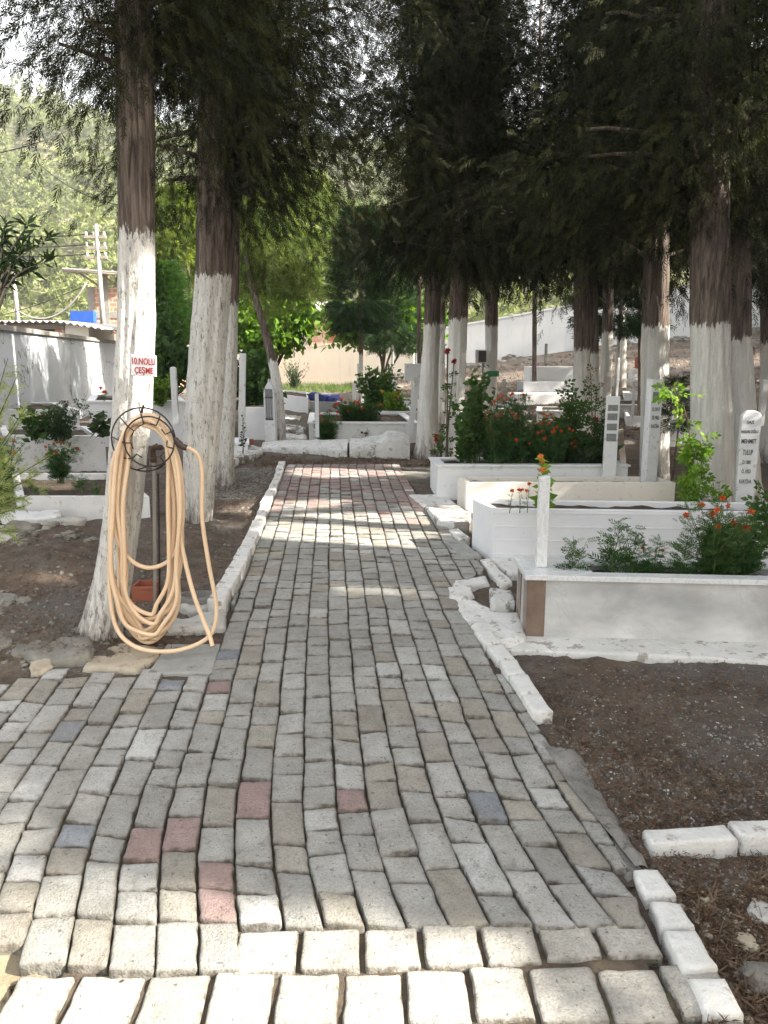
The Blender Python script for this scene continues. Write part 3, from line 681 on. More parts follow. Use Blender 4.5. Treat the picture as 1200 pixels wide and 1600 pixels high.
# marble tomb, the nearest on the right
tA, aA, uA, vA, LuA, LvA, topA, ptA = tomb('grey marble tomb with brown corner strip and marigolds, nearest on the right', (822,1003), (1300,1017), (806,966), 897, 'grey_marble', .035, lip=.028, corner='white_marble', fill=.05, wide_left=.27)
MB().prism([aA[:2]-uA*.003-vA*.004, aA[:2]+uA*.088-vA*.004, aA[:2]+uA*.088-vA*.0005, aA[:2]-uA*.003-vA*.0005], aA[2], topA-.029).build('corner_strip', 'brown_marble', tA)
for r_ in (.0, .2):
    MB().prism([aA[:2]-uA*.005+vA*(r_), aA[:2]-uA*.0005+vA*(r_), aA[:2]-uA*.0005+vA*(r_+.10), aA[:2]-uA*.005+vA*(r_+.10)], aA[2], topA-.029).build('corner_strip', 'brown_marble', tA)
tB = tomb('long whitewashed tomb with horizontal board ribs, behind the marble tomb', (768,880), (1420,892), (737,858), 795, 'board_marked_lime', .05, ribs=4, fill=.02)
tC = tomb('low cream painted tomb behind the ribbed tomb', (727,806), (1052,806), (714,793), 754, 'cream_paint', .05, soil_in=True, fill=.03)
tD = tomb('white tomb with thin coping overgrown with orange marigolds and rose bushes', (683,785), (978,785), (672,768), 726, 'whitewash_clean', .05, lip=.02, corner='whitewash_clean')

def headstone(label, px, py0, py1, Y, wpx_, m='stone_post', thick=.05, shape='flat', cat='headstone', lean=0, yaw=0, text=None, z0=None, name='headstone', taper=1.0, plaque=None, group=None):
    b = P(px, py1, Y); tp = P(px, py0, Y); zb = b[2]-.03 if z0 is None else z0; H = tp[2]-zb; W = wpx(wpx_, Y)
    t = thing(name, label, cat, (b[0], Y, zb), group)
    prof = []
    if shape == 'flat': prof = [(-W/2*taper, 0), (W/2*taper, 0), (W/2, H), (-W/2, H)]
    elif shape == 'slant': prof = [(-W/2, 0), (W/2, 0), (W/2, H), (-W/2, H-.18*W)]
    elif shape == 'round': prof = [(-W/2*taper, 0), (W/2*taper, 0)]+[(W/2*math.cos(a_), H-W*.35+W*.35*math.sin(a_)) for a_ in [math.pi*i/10 for i in range(11)]]
    elif shape == 'point': prof = [(-W/2, 0), (W/2, 0), (W/2, H*.80), (W*.30, H*.90), (W*.07, H*.955), (W*.05, H), (-W*.05, H), (-W*.07, H*.955), (-W*.30, H*.90), (-W/2, H*.80)]
    n = len(prof); v = [(x, -thick/2, z) for x, z in prof]+[(x, thick/2, z) for x, z in prof]
    f = [tuple(range(n)), tuple(range(2*n-1, n-1, -1))]+[(i, n+i, n+(i+1) % n, (i+1) % n) for i in range(n)]
    mb = MB(); mb.add(v, f); me = mb.mesh(.006, 2); me.materials.append(MATS[m])
    o = bpy.data.objects.new('slab', me); col.objects.link(o); o.parent = t
    if plaque:
        for (z_0, z_1, pm) in plaque:
            q = MB(); q.box((-W*.36, -thick/2-.004, H*z_0), (W*.36, -thick/2-.0005, H*z_1)); me = q.mesh(); me.materials.append(MATS[pm]); o = bpy.data.objects.new('plaque', me); col.objects.link(o); o.parent = t
    if text:
        for (line, zf, size) in text: lettering(line, t, (0, -thick/2-.0015, H*zf), size*W, 'black_paint')
    t.rotation_euler = (0, lean, yaw)
    return t
def lettering(s, parent, loc, size, m, width=None, extr=.001, squeeze=None, off=.012):
    cu = bpy.data.curves.new('t', 'FONT'); cu.body = s; cu.size = size; cu.align_x = 'CENTER'; cu.extrude = extr; cu.resolution_u = 2; cu.offset = off*size
    tmp = bpy.data.objects.new('tmp', cu); col.objects.link(tmp); bpy.context.view_layer.update()
    me = bpy.data.meshes.new_from_object(tmp.evaluated_get(bpy.context.evaluated_depsgraph_get())); bpy.data.objects.remove(tmp)
    if squeeze:
        xs = [v.co.x for v in me.vertices]; wdt = (max(xs)-min(xs)) or 1; k = squeeze/wdt
        for v in me.vertices: v.co.x *= k
    me.materials.clear(); me.materials.append(MATS[m]); me.transform(Matrix.Rotation(math.pi/2, 4, 'X'))
    o = bpy.data.objects.new('lettering', me); col.objects.link(o); o.parent = parent; o.location = loc; return o

YB = G(768,880)[1]
pA = ptA(.10, LvA*.45)
headstone('narrow blank white marble post on the corner of the grey marble tomb', 845, 742, 884, float(pA[1]), 17, 'white_marble', .055, 'slant', cat='marble post', name='marble_post', z0=topA+.001)
h4 = headstone('white round-topped headstone lettered MEHMET TULUP behind the ribbed tomb', 1160, 641, 795, 6.0, 30, 'stone_post', .05, 'round', yaw=R(-6), taper=.95)
W4 = wpx(30, 6.0); H4 = P(1160,641,6.0)[2]-(P(1160,795,6.0)[2]-.03)
for s_, y_, sz, wd in (('GAZİ',.875,.024,.36),('HASAN OĞLU',.785,.024,.86),('MEHMET',.685,.036,.76),('TULUP',.575,.042,.52),('D.1881',.485,.032,.42),('Ö.1953',.395,.032,.46),('R.FATİHA',.295,.032,.62)):
    lettering(s_, h4, (-.008, -.0265, H4*y_), sz*1.35, 'black_paint', squeeze=wd*W4)
h2 = headstone('tall narrow white headstone with three worn lines, standing behind the cream tomb', 1013, 592, 750, 7.0, 20, 'stone_post', .09, 'flat', yaw=R(14), plaque=[(.80,.88,'worn_plaque'),(.915,.95,'worn_plaque')])
H2 = P(1013,592,7.0)[2]-P(1013,750,7.0)[2]+.03
for s_, y_ in (('D.1917',.70), ('Ö.1962',.62), ('R.FATİHA',.54)): lettering(s_, h2, (0, -.0465, H2*y_), .048, 'black_paint', squeeze=.075)
h3 = headstone('white headstone with a worn dark inscription panel, beside the red roses', 951, 619, 745, 7.2, 21, 'stone_post', .05, 'flat', yaw=R(-10), plaque=[(.83,.90,'worn_plaque'),(.72,.80,'worn_plaque'),(.60,.68,'worn_plaque'),(.47,.56,'worn_plaque')])
headstone('thin white iron post standing in the corrugated white grave on the right', 988, 596, 652, 9.5, 4, 'stone_post', .03, cat='post', name='grave_post')
headstone('short white post beside the thin conifer sapling', 1062, 583, 612, 11, 4, 'stone_post', .03, cat='post', name='grave_post')
headstone('white post at the right edge with faint marks', 1189, 593, 662, 8.5, 8, 'stone_post', .04, 'round', cat='headstone')
headstone('grey weathered plank leaning in the bare grave plot', 975, 670, 742, 8.2, 10, 'old_wood', .03, lean=R(-8), cat='plank', name='plank')
headstone('tall thin white post among the far right trunks', 962, 560, 640, 12, 4, 'stone_post', .03, cat='post', name='grave_post')
# graves further back on the right
tomb('white corrugated-sided grave behind the tall headstone', (978,668), (1060,668), (975,655), 650, 'board_marked_lime', .06, ribs=3, lip=0)
tomb('white tomb with plants behind the sunlit climbing rose', (1040,700), (1150,700), (1035,682), 665, 'board_marked_lime', .06, ribs=2)
tomb('low white tomb at the right edge behind the leaning trunks', (1150,690), (1260,690), (1148,672), 662, 'whitewash', .06)
tomb('grey low grave wall between the trunks on the right', (955,656), (1010,656), (953,640), 632, 'grey_stone', .06, lip=.02)
tomb('white tomb block with small urns between far right trunks', (975,628), (1008,628), (973,618), 614, 'whitewash_clean', .1, soil_in=False, lip=.03)
def stepped(px0, px1, rows, label):
    Y = 17.5; t = None
    for i, (y_t, y_b, x0, m_) in enumerate(rows):
        Yr = Y+i*.9; a = P(x0, y_b, Yr); b = P(px1, y_b, Yr); z1 = P(x0, y_t, Yr)[2]
        if t is None: t = thing('stepped_tomb', label, 'tomb', (a[0], Yr, a[2]))
        MB().prism([(a[0],Yr),(b[0],Yr),(b[0],Yr+.88),(a[0],Yr+.88)], a[2]-.35, z1).build('tier', m_, t, bevel=.015)
stepped(828, 935, [(616,640,802,'whitewash_clean'),(597,618,817,'grey_stone'),(573,597,828,'wall_pale')], 'white tomb of three tiers stepping up the slope beyond the marigolds')
headstone('thin post standing on the slope above the three-tier tomb', 852, 537, 575, 22, 4, 'pole_concrete', .06, cat='post', name='grave_post')
headstone('grey post left of the three-tier tomb', 787, 592, 622, 17, 5, 'pole_concrete', .06, cat='post', name='grave_post')
headstone('white pedestal block far up the slope between two trunks', 992, 576, 594, 21, 16, 'whitewash', .3, cat='pedestal', name='pedestal')
headstone('dark round-topped headstone far up between trunks on the right', 996, 556, 578, 21.5, 9, 'terracotta', .08, 'round')
headstone('white slab headstone at the right edge beneath the big trunk', 1197, 547, 600, 10, 12, 'whitewash', .05, 'flat')

tomb('long low white tomb on the slope just past the marigold bushes', (838,662), (935,662), (840,650), 641, 'whitewash', .06, lip=.02)
tomb('small white tomb high on the slope between the far trunks', (935,606), (1000,606), (934,598), 592, 'whitewash_clean', .08)
tomb('pale tomb on the slope right of the broad cypress', (1050,634), (1078,634), (1048,622), 610, 'grey_stone', .08, lip=.02)
tomb('white grave edge between path-end cypress and the dark mid-distance trunk', (730,655), (800,655), (729,643), 637, 'whitewash', .07)
# centre: whitewashed kerb, graves and markers beyond the path
def long_kerb(pxs, tops, seed, label):
    c = [G(*p) for p in pxs]; n = 26; a, b, d, e = c; V = []
    for i in range(n+1):
        t = i/n; f = a*(1-t)+b*t; k = e*(1-t)+d*t; h = np.interp(t, [q[0] for q in tops], [q[1] for q in tops])
        for r in range(7):
            q = [(0,-.05),(0,.5),(0,.93),(.15,1.0),(.5,1.04),(.85,1.0),(1,-.05)][r]
            p = f+(k-f)*q[0]; z = p[2]*0+float(g0(p[0], p[1]))+h*q[1]; nn = mnoise.noise_vector(Vector((p[0]*7+seed, p[1]*7, z*7)))*.014; V.append((p[0]+nn.x, p[1]+nn.y, z+nn.z))
    F = [(i*7+j, (i+1)*7+j, (i+1)*7+j+1, i*7+j+1) for i in range(n) for j in range(6)]+[tuple(range(6, -1, -1)), tuple(n*7+j for j in range(7))]
    b_ = MB(); b_.add(V, F, True); o = b_.build('kerb_block', 'worn_lime'); return tag(o, label, 'kerb block', 'whitewashed blocks closing the far end of the path')
long_kerb([(408,708),(543,718),(545,702),(412,698)], [(0,.08),(.2,.12),(1,.17)], 1, 'long low whitewashed kerb block beyond the path, left of the crack')
long_kerb([(546,718),(640,718),(640,700),(546,702)], [(0,.17),(.5,.22),(.62,.29),(.9,.26),(1,.20)], 2, 'humped whitewashed kerb block beyond the path, right of the crack')
tE = tomb('white tomb with marigolds behind the humped kerb block', (483,693), (652,693), (486,672), 659, 'whitewash', .06, lip=.03, corner='whitewash_clean')
tomb('grey stone tomb with a blue bundle on top', (485,648), (533,648), (486,640), 627, 'grey_stone', .1, soil_in=False)
tomb('long white grave wall in front of the far grass', (440,641), (482,648), (444,630), 616, 'whitewash_clean', .08)
tomb('white grave with board marks behind the mosque-shaped headstone', (374,688), (425,688), (378,668), 636, 'board_marked_lime', .06, ribs=2)
tomb('white tomb with dark recess behind the leaning post', (575,668), (650,668), (577,655), 642, 'whitewash', .06, lip=.03)
tomb('low white tomb behind the tomb with marigolds, far right of it', (590,640), (655,640), (592,632), 625, 'whitewash_clean', .08)
def bundle():
    c = P(509, 627, G(485,648)[1]+.3); b = MB()
    for i in range(7):
        k = rock((c[0]+random.uniform(-.28,.30), c[1]+random.uniform(-.1,.1), c[2]+random.uniform(.0,.12)), (.13,.12,.09), i, .4, i); b.add(k.v, k.f, True)
    tag(b.build('blue_bundle', 'blue_cloth'), 'dark blue cloth bundle lying on the grey stone tomb', 'bundle')
bundle()
def mosque_stone():
    Y = G(424,697)[1]; t = headstone('pointed white headstone with a carved grey mihrab, left of the kerb block', 424, 592, 699, Y, 19, 'stone_post', .07, 'point', yaw=R(-18))
    H = P(424,592,Y)[2]-P(424,699,Y)[2]+.03; W = wpx(19, Y)
    def pc(nm, m, x0, x1, z0, z1, d): q = MB(); q.box((x0,-.035-d,z0),(x1,-.0345,z1)); me = q.mesh(.001,1); me.materials.append(MATS[m]); o = bpy.data.objects.new(nm, me); col.objects.link(o); o.parent = t
    pc('inscription_panel', 'worn_plaque', -W*.34, W*.34, H*.42, H*.86, .003)
    for x in (-.30, -.1, .1, .30): pc('pillar_relief', 'grey_stone', W*x-.008, W*x+.008, H*.47, H*.72, .008)
    pc('panel_frame', 'black_paint', -W*.36, W*.36, H*.425, H*.445, .007); pc('panel_frame', 'black_paint', -W*.36, W*.36, H*.735, H*.75, .007)
mosque_stone()
headstone('tall leaning white board beside the young trunk, left of the path end', 377, 552, 700, G(377,700)[1]-.1, 10, 'whitewash', .05, lean=R(3), cat='board', name='board')
headstone('tilted white pole leaning outward in front of the marigold tomb', 637, 592, 690, G(640,697)[1], 9, 'whitewash', .05, lean=R(9), cat='post', name='leaning_post')
headstone('white block capping the leaning post, carrying a small plant', 645, 568, 592, G(640,697)[1], 26, 'whitewash', .14, cat='block', name='stone_block')
headstone('pale slanting stone right behind the leaning post', 655, 618, 690, 11.5, 13, 'stone_post', .06, lean=R(9))
for i, (px, y0, y1, Y, w_, lb) in enumerate([(554,598,640,19,6,'short white marker post in the group beyond the marigolds, the leftmost'), (560,568,632,19.5,3,'thin tall pale post in the group beyond the marigolds'), (566,592,650,17,5,'grey-sided white marker post in the middle of the far group'),
        (574,573,640,18,6,'tallest white marker post in the far group'), (588,585,628,18,6,'white marker post just left of the young cypress trunk'), (616,593,612,22,8,'pair of small far white markers right of the young cypress'),
        (624,613,652,15,6,'white marker with dark side right of the green shrub'), (644,595,640,14,4,'thin white post between the leaning pole and the trunk'), (496,615,680,11.5,6,'white short post in front of the grey tomb with the bundle')]):
    headstone(lb, px, y0, y1, Y, w_, 'stone_post', .05, cat='grave marker', name='grave_marker', group='small white grave markers beyond the path')
# left foreground graves
tomb('low whitewashed grave edge nearest the hose tree, with bare soil inside', (30,820), (236,820), (22,772), 776, 'whitewash', .07, fill=.05)
tomb('blue-grey whitewashed tomb with marigolds at its foot, second row on the left', (10,740), (168,742), (2,715), 680, 'whitewash', .10, fill=.03)
tomb('whitewashed tomb at the far left under the boundary wall', (-60,706), (128,706), (-70,685), 640, 'whitewash', .08, lip=.02)
tomb('white lipped tomb partly hidden behind the hose tree trunk', (143,702), (292,702), (150,680), 626, 'whitewash_clean', .07, lip=.03)
tomb('small white pillar base with a flat top, left of the path end', (366,716), (388,716), (367,706), 692, 'whitewash_clean', .04, soil_in=False, lip=.03)
headstone('pale grey round-topped post behind the hose tree', 275, 573, 660, 9.6, 9, 'stone_post', .06, 'round', cat='post', name='grave_post')
headstone('rusty red tin can plant pot beside the white pillar base', 391, 686, 704, G(391,704)[1], 10, 'terracotta', .1, cat='pot', name='flower_pot')
smear([(350,722),(395,706),(412,712),(400,722),(360,735)], .11, 'lime_over_concrete', 'edge_block', 'rough whitewashed boulder at the foot of the white pillar base', 'stone', .02, 21, .03)

# ------------------------------------------------------------------ walls
def wall(name, a, b, z0a, z0b, topa, topb, th, m, label, cope=True, capm='pole_concrete', seg=None):
    a = np.array(a[:2], float); b = np.array(b[:2], float); d = (b-a)/np.linalg.norm(b-a); n = np.array([-d[1], d[0]])
    t = thing(name, label, 'wall', (a[0], a[1], z0a))
    MB().prism([a, b, b+n*th, a+n*th], [z0a, z0b, z0b, z0a], [topa, topb, topb, topa]).build('wall_face', m, t)
    if cope:
        e = .05; MB().prism([a-n*e, b-n*e, b+n*(th+e), a+n*(th+e)], [topa+.002, topb+.002, topb+.002, topa+.002], [topa+.08, topb+.08, topb+.08, topa+.08]).build('coping', capm, t)
    return t
LWn = LW0-(LW1-LW0)/28*6
wall('boundary_wall', LWn, LW1, -.3, 0, P(0,507,11)[2]-.06, P(270,545,39)[2]-.06, .2, 'wall_grey', 'grey rendered boundary wall on the left with thin coping and streaks of light')
def back_wall(pts, m, label, th=.25):
    Y = 36
    for (x0, t0, b0, Y0), (x1, t1, b1, Y1), mm, lb in zip(pts, pts[1:], m, label):
        A = P(x0, b0, Y0); A2 = P(x0, t0, Y0); B = P(x1, b1, Y1); B2 = P(x1, t1, Y1)
        wall('back_wall', A, B, A[2]-.8, B[2]-.8, A2[2], B2[2], th, mm, lb, capm='whitewash_clean' if mm == 'wall_pale' else 'wall_cream')
back_wall([(262,548,600,39),(430,550,602,37)], ['wall_pale'], ['far pale wall running behind the small trees left of the centre'])
back_wall([(430,549,602,36.8),(646,524,582,35)], ['wall_cream'], ['cream boundary wall in the centre distance, rising to the right'])
back_wall([(650,522,582,34),(905,476,536,32.5)], ['wall_pale'], ['pale grey back wall climbing the slope behind the dark trunks'])
back_wall([(907,474,534,32),(1260,418,492,30)], ['wall_pale'], ['upper stretch of pale back wall at the right beneath the crowns'])

# bank and stones below the back wall
def scatter_rocks(name, pts, m, label):
    b = MB()
    for i, (p, s) in enumerate(pts): k = rock(p, (s*random.uniform(.8,1.5), s*random.uniform(.7,1.2), s*random.uniform(.5,.8)), i % 17, .45, random.uniform(0, 3)); b.add(k.v, k.f, False)
    o = b.build(name, m, origin=(0,0,0)); o['label'] = label; o['category'] = 'rubble'; o['kind'] = 'stuff'; return o
pts = []
for i in range(140):
    px = random.uniform(560, 1180); py = np.interp(px, [560, 700, 900, 1200], [588, 568, 540, 508])+random.uniform(0, 14); g = G(px, py); pts.append(((g[0], g[1], g[2]), random.uniform(.08,.28)))
scatter_rocks('rubble', pts, 'rock_grey', 'dark rubble along the foot of the back wall')
# ------------------------------------------------------------------ trees
def trunk_mesh(pts, rad, segs, bark, seed, extra=None):
    """pts in world; returns MB with ridged bark"""
    n = len(pts); b = MB(); V = []
    for i in range(n):
        for j in range(segs):
            a = 2*math.pi*j/segs; x, y = math.cos(a), math.sin(a)
            hz = pts[i][2]; r = rad[i]*.93*(1+bark*(mnoise.noise(Vector((x*4.5+seed, y*4.5, hz*.8)))+.8*abs(mnoise.noise(Vector((x*11, y*11+seed, hz*1.3))))+.35*mnoise.noise(Vector((x*22, y*22, hz*7+seed)))))
            if i < 12: r += rad[i]*max(0, .35*(1-(pts[i][2]-pts[0][2])/.35))*max(0, math.sin(a*4+seed)+.3*math.sin(a*7+seed*2))*.6 if pts[i][2]-pts[0][2] < .35 else 0
            V.append((pts[i][0]+x*r, pts[i][1]+y*r, pts[i][2]))
    F = [(i*segs+j, i*segs+(j+1) % segs, (i+1)*segs+(j+1) % segs, (i+1)*segs+j) for i in range(n-1) for j in range(segs)]+[tuple((n-1)*segs+j for j in range(segs))]
    b.add(V, F, True)
    return b
DENS = 1.7
def cypress(label, spec, Y=None, base_py=None, hb=2.6, H=9, Rc=1.2, fine=True, limbs=46, per=60, paint=1.7, segs=40, unseen=None, sc=.2, m='cypress_leaf', cull=True, name='cypress_tree', low=None, group='whitewashed cypress trees', aim=None, aimL=1.0, coat=14, grow=False):
    """spec rows: (picture row, column, width) from the foot upwards, all at distance Y"""
    if unseen: base = np.array([unseen[0], unseen[1], float(g0(*unseen))]); Y = unseen[1]; pts = [base+(0,0,-.1), base+(.02,0,1), base+(.05,.02,hb), base+(.05,0,H)]; rad = [.2,.15,.13,.03]
    else:
        if Y is None: Y = G(spec[0][1], spec[0][0])[1]
        pts = [P(s[1], s[0], Y) for s in spec]; rad = [wpx(s[2], Y)/2 for s in spec]
        pts[0][2] = min(pts[0][2], float(soil1(pts[0][0], Y)))-.08
        top = pts[-1]+np.array([0, 0, max(.5, H-pts[-1][2])]); pts.append(top); rad.append(.03)
    base = pts[0]; zz = [p[2] for p in pts]
    def at(z): return np.array([np.interp(z, zz, [p[0] for p in pts]), np.interp(z, zz, [p[1] for p in pts]), z])
    def rd(z): return float(np.interp(z, zz, rad))
    step = .05 if fine else .15; zs = list(np.arange(zz[0], min(hb+2.5, H), step))+list(np.arange(min(hb+2.5, H), H+.01, .5))
    sd = random.random()*50; b = trunk_mesh([at(z) for z in zs], [rd(z) for z in zs], segs if fine else 14, .16, sd)
    t = thing(name, label, 'tree', tuple(base), group)
    ch = []; 
    r_ = np.random.default_rng(int(sd*1000))
    for i in range(limbs):
        z0 = hb-.35+(H-hb-.3)*(i/limbs)**1.15; az = r_.uniform(0, 2*math.pi) if aim is None or i > len(aim)-1 else aim[i]
        f = (z0-hb)/(H-hb); L = Rc*(1-.75*max(0, f)**1.3)*r_.uniform(.65, 1.2)*(aimL if aim is not None and i < len(aim) else 1); el = R(r_.uniform(5, 40)) if f < .2 else R(r_.uniform(30, 60))
        if grow: L *= min(1, .50+.55*(z0-hb+.3)); z0 += .12
        s0 = at(z0); d = np.array([math.cos(az)*math.cos(el), math.sin(az)*math.cos(el), math.sin(el)])
        q = [s0+d*L*t_+np.array([0, 0, -.25*L*t_*t_ if f < .35 else .1*L*t_*t_])+(r_.normal(size=3)*.03*L*(t_ > 0)) for t_ in (0, .3, .6, 1)]
        qs = spline(q, 3); qa = np.array(qs)
        if not (cull and (sun_gap(qa).any())): b.tube(qs[:-3], [max(.005, rd(z0)*.20*(1-.9*k/(len(qs)-1))) for k in range(len(qs)-3)], 6)
        n = int(per*DENS*(L/Rc)*(1 if f < .5 or not fine else .6)); tt = r_.uniform(.10, 1.12, n)
        pp = np.array(qs)[np.clip((tt*(len(qs)-1)).astype(int), 0, len(qs)-1)]; off = r_.normal(size=(n, 3))*np.array([.15,.15,.13])*Rc*(.45+.6*tt[:, None]); pp = pp+off
        if f < .3: pp[:, 2] -= np.minimum(r_.exponential(.12*Rc, n), .35)*tt
        dd = off/(np.linalg.norm(off, axis=1)[:, None]+1e-6)*.7+d*.5+np.array([0, 0, -.8 if f < .4 else .5]); 
        tint = np.clip(.30+.35*r_.normal()*.6+r_.normal(size=n)*.18, 0, 1)
        ch.append(place(TC if fine else TCC, pp, dd, r_.uniform(.6, 1.25, n)*sc*.88, tint, cull=cull))
    n = int(per*coat); zc = hb+.25+(min(hb+3, H)-hb-.25)*r_.random(n)**.8; az = r_.uniform(0, 6.28, n); rr = np.array([rd(z) for z in zc])+r_.uniform(.02, .35, n)*min(Rc, 1.5)/1.3
    cc = np.array([at(z) for z in zc])+np.stack([np.cos(az)*rr, np.sin(az)*rr, 0*rr], 1)
    ch.append(place(TC if fine else TCC, cc, np.stack([np.cos(az), np.sin(az), -1+0*az], 1)+uvec(n)*.6, r_.uniform(.6, 1.2, n)*sc*.9, np.clip(.3+.25*vn(cc[:, 0]*4, cc[:, 2]*4, 2)*2+r_.normal(size=n)*.12, 0, 1), cull=cull))
    tr = b.build('trunk', 'bark', t); tr['paint_h'] = float(paint); tr['wear'] = .95 if pts[0][0] < 0 else .15
    foliage('crown', ch, m, t); return t
def ph(spec, Y, py): return P(spec[0][1], py, Y)[2]
s1 = [(1012,152,84),(990,155,74),(960,164,68),(900,178,62),(800,192,58),(640,206,60),(500,213,58),(380,214,57),(200,213,54),(0,208,50)]
Y1 = G(160,1003)[1]
cypress('leaning whitewashed cypress with the red lettered sign and the hose, nearest on the left', s1, Y1, hb=3.0, H=8.5, Rc=1.4, limbs=100, per=290, coat=10, grow=True, paint=P(213,385,Y1)[2]+.10, segs=72, sc=.105)
s2 = [(826,308,44),(812,309,42),(800,310,46),(735,312,54),(650,316,60),(600,321,59),(455,333,54),(350,337,57),(200,338,52),(0,340,46)]
Y2 = G(309,820)[1]
cypress('thick whitewashed cypress second on the left with ragged brown bark', s2, Y2, hb=3.0, H=9, Rc=1.45, grow=True, limbs=130, per=230, coat=10, paint=P(333,455,Y2)[2]+.12, segs=64, sc=.125, aimL=1.0, aim=[0.1, -.2, .5, -.4, 2.9, .3, -.1, .2, 3.3, .0, .4, -.6, .1, -.3, 2.6, .2, -.2, .5, 0, .3, -.1, .2, 3., .1, -.3, .4, 0, .2])
s3 = [(757,350,34),(740,351,28),(700,353,25),(600,358,23),(480,362,21),(300,366,19)]
cypress('grey-white cypress trunk showing behind the second cypress on the left', s3, None, hb=4.4, H=9, Rc=.85, limbs=40, per=70, paint=2.0, segs=40, sc=.2)
s6 = [(720,664,46),(705,666,40),(690,668,36),(640,668,32),(530,674,26),(400,678,26),(350,680,25)]
Y6 = G(664,716)[1]
cypress('whitewashed cypress right of the humped kerb block at the path end', s6, Y6, hb=3.1, H=10.5, grow=True, Rc=1.35, limbs=90, per=140, paint=P(674,525,Y6)[2]+.1, segs=44, sc=.22)
s7 = [(735,705,34),(720,706,32),(650,711,30),(520,716,29),(400,719,29),(300,722,27)]
Y7 = G(706,733)[1]
cypress('straight whitewashed cypress rising behind the climbing dark red rose', s7, Y7, hb=2.95, H=10, Rc=1.5, limbs=85, per=125, paint=P(716,520,Y7)[2]+.1, segs=44, sc=.22)
s6b = [(640,690,11),(500,691,10),(400,692,9)]
cypress('thin pale trunk glimpsed between the two cypresses at the path end', s6b, 13.5, hb=3.7, H=9, Rc=1.4, limbs=40, per=60, paint=1.9, segs=16, sc=.28, fine=False)
s8 = [(640,767,20),(600,767,19),(540,768,19),(450,768,21),(380,768,20)]
cypress('dark cypress with a green tag on its whitewash, mid distance', s8, 14.5, hb=3.45, H=9.5, Rc=1.9, limbs=70, per=100, paint=P(768,540,14.5)[2]+.1, segs=28, sc=.30)
s9 = [(745,911,32),(700,911,30),(600,910,28),(550,909,26),(400,909,25),(300,908,24)]
cypress('whitewashed cypress behind the red roses, left stem of a close pair', s9, 9.6, hb=3.0, H=10, Rc=1.5, limbs=70, per=80, paint=P(909,552,9.6)[2]+.1, segs=36, sc=.22)
s9b = [(745,932,15),(600,930,14),(550,929,14),(400,926,13)]
cypress('slim whitewashed cypress touching the stem behind the red roses', s9b, 9.9, hb=3.2, H=9, Rc=1.2, limbs=40, per=60, paint=P(930,552,9.9)[2]+.1, segs=24, sc=.24)
s10 = [(700,944,22),(600,946,19),(540,949,18),(400,951,17)]
cypress('narrow white cypress trunk just left of the tall narrow headstone', s10, 11.5, hb=3.2, H=9, Rc=1.4, limbs=50, per=65, paint=P(950,540,11.5)[2]+.1, segs=24, sc=.26)
s11 = [(596,971,19),(580,972,14),(520,972,13),(440,972,12)]
cypress('slender grey-white cypress trunk far up the slope between trunks', s11, 20, hb=3.9, H=10, Rc=2.0, limbs=50, per=60, paint=P(972,515,20)[2], segs=16, sc=.36, fine=False)
s12 = [(760,1027,40),(745,1027,38),(650,1027,37),(530,1026,37),(400,1027,36),(300,1028,34)]
cypress('broad whitewashed cypress behind the tall narrow headstone', s12, 8.3, hb=2.75, H=10, Rc=1.5, limbs=75, per=85, paint=P(1026,533,8.3)[2]+.1, segs=44, sc=.2)
s12b = [(760,1006,14),(650,1006,11),(530,1007,10),(400,1011,10)]
cypress('slim side stem hugging the broad cypress behind the tall headstone', s12b, 8.45, hb=3.3, H=8, Rc=.9, limbs=25, per=50, paint=P(1006,525,8.45)[2]+.1, segs=20, sc=.2)
s13 = [(812,1120,66),(780,1119,60),(750,1118,58),(650,1112,64),(530,1110,57),(400,1110,57),(280,1110,55),(100,1110,52)]
cypress('thickest whitewashed cypress on the right, wide brown trunk above', s13, 6.75, hb=2.95, H=9.5, Rc=1.5, limbs=85, per=110, paint=P(1110,525,6.75)[2]+.1, segs=60, sc=.16)
s14 = [(812,1176,52),(780,1172,46),(750,1168,42),(650,1164,36),(535,1158,31),(400,1156,30),(280,1152,28),(100,1148,27)]
cypress('whitewashed cypress leaning beside the thickest one at the right edge', s14, 7.0, hb=3.0, H=9.5, Rc=1.4, limbs=70, per=100, paint=P(1158,538,7.0)[2]+.1, segs=44, sc=.17)
s15 = [(700,1204,34),(600,1202,28),(500,1202,26),(400,1200,26)]
cypress('dark cypress cut by the right edge of the view', s15, 10, hb=2.9, H=9, Rc=1.4, limbs=50, per=70, paint=P(1200,545,10)[2], segs=28, sc=.24)
for i, (px, Y, hb, lb) in enumerate([(835, 19, 4.0, 'dark cypress crown in the middle distance above the three-tier tomb'), (655, 19, 3.9, 'cypress crown behind the trunks at the path end'),
        (1085, 17, 4.2, 'cypress on the slope behind the thickest trunk'), (1000, 14, 3.8, 'cypress behind the broad trunk on the right')]):
    yb = 560-(float(g0((px-600)/1200*Y, Y))-1.5)/Y*1200
    cypress(lb, [(yb, px, 9), (yb-60, px, 7), (300, px, 7)], Y, hb=hb, H=11, Rc=2.0, limbs=60, per=80, paint=0, segs=14, sc=.36, fine=False)
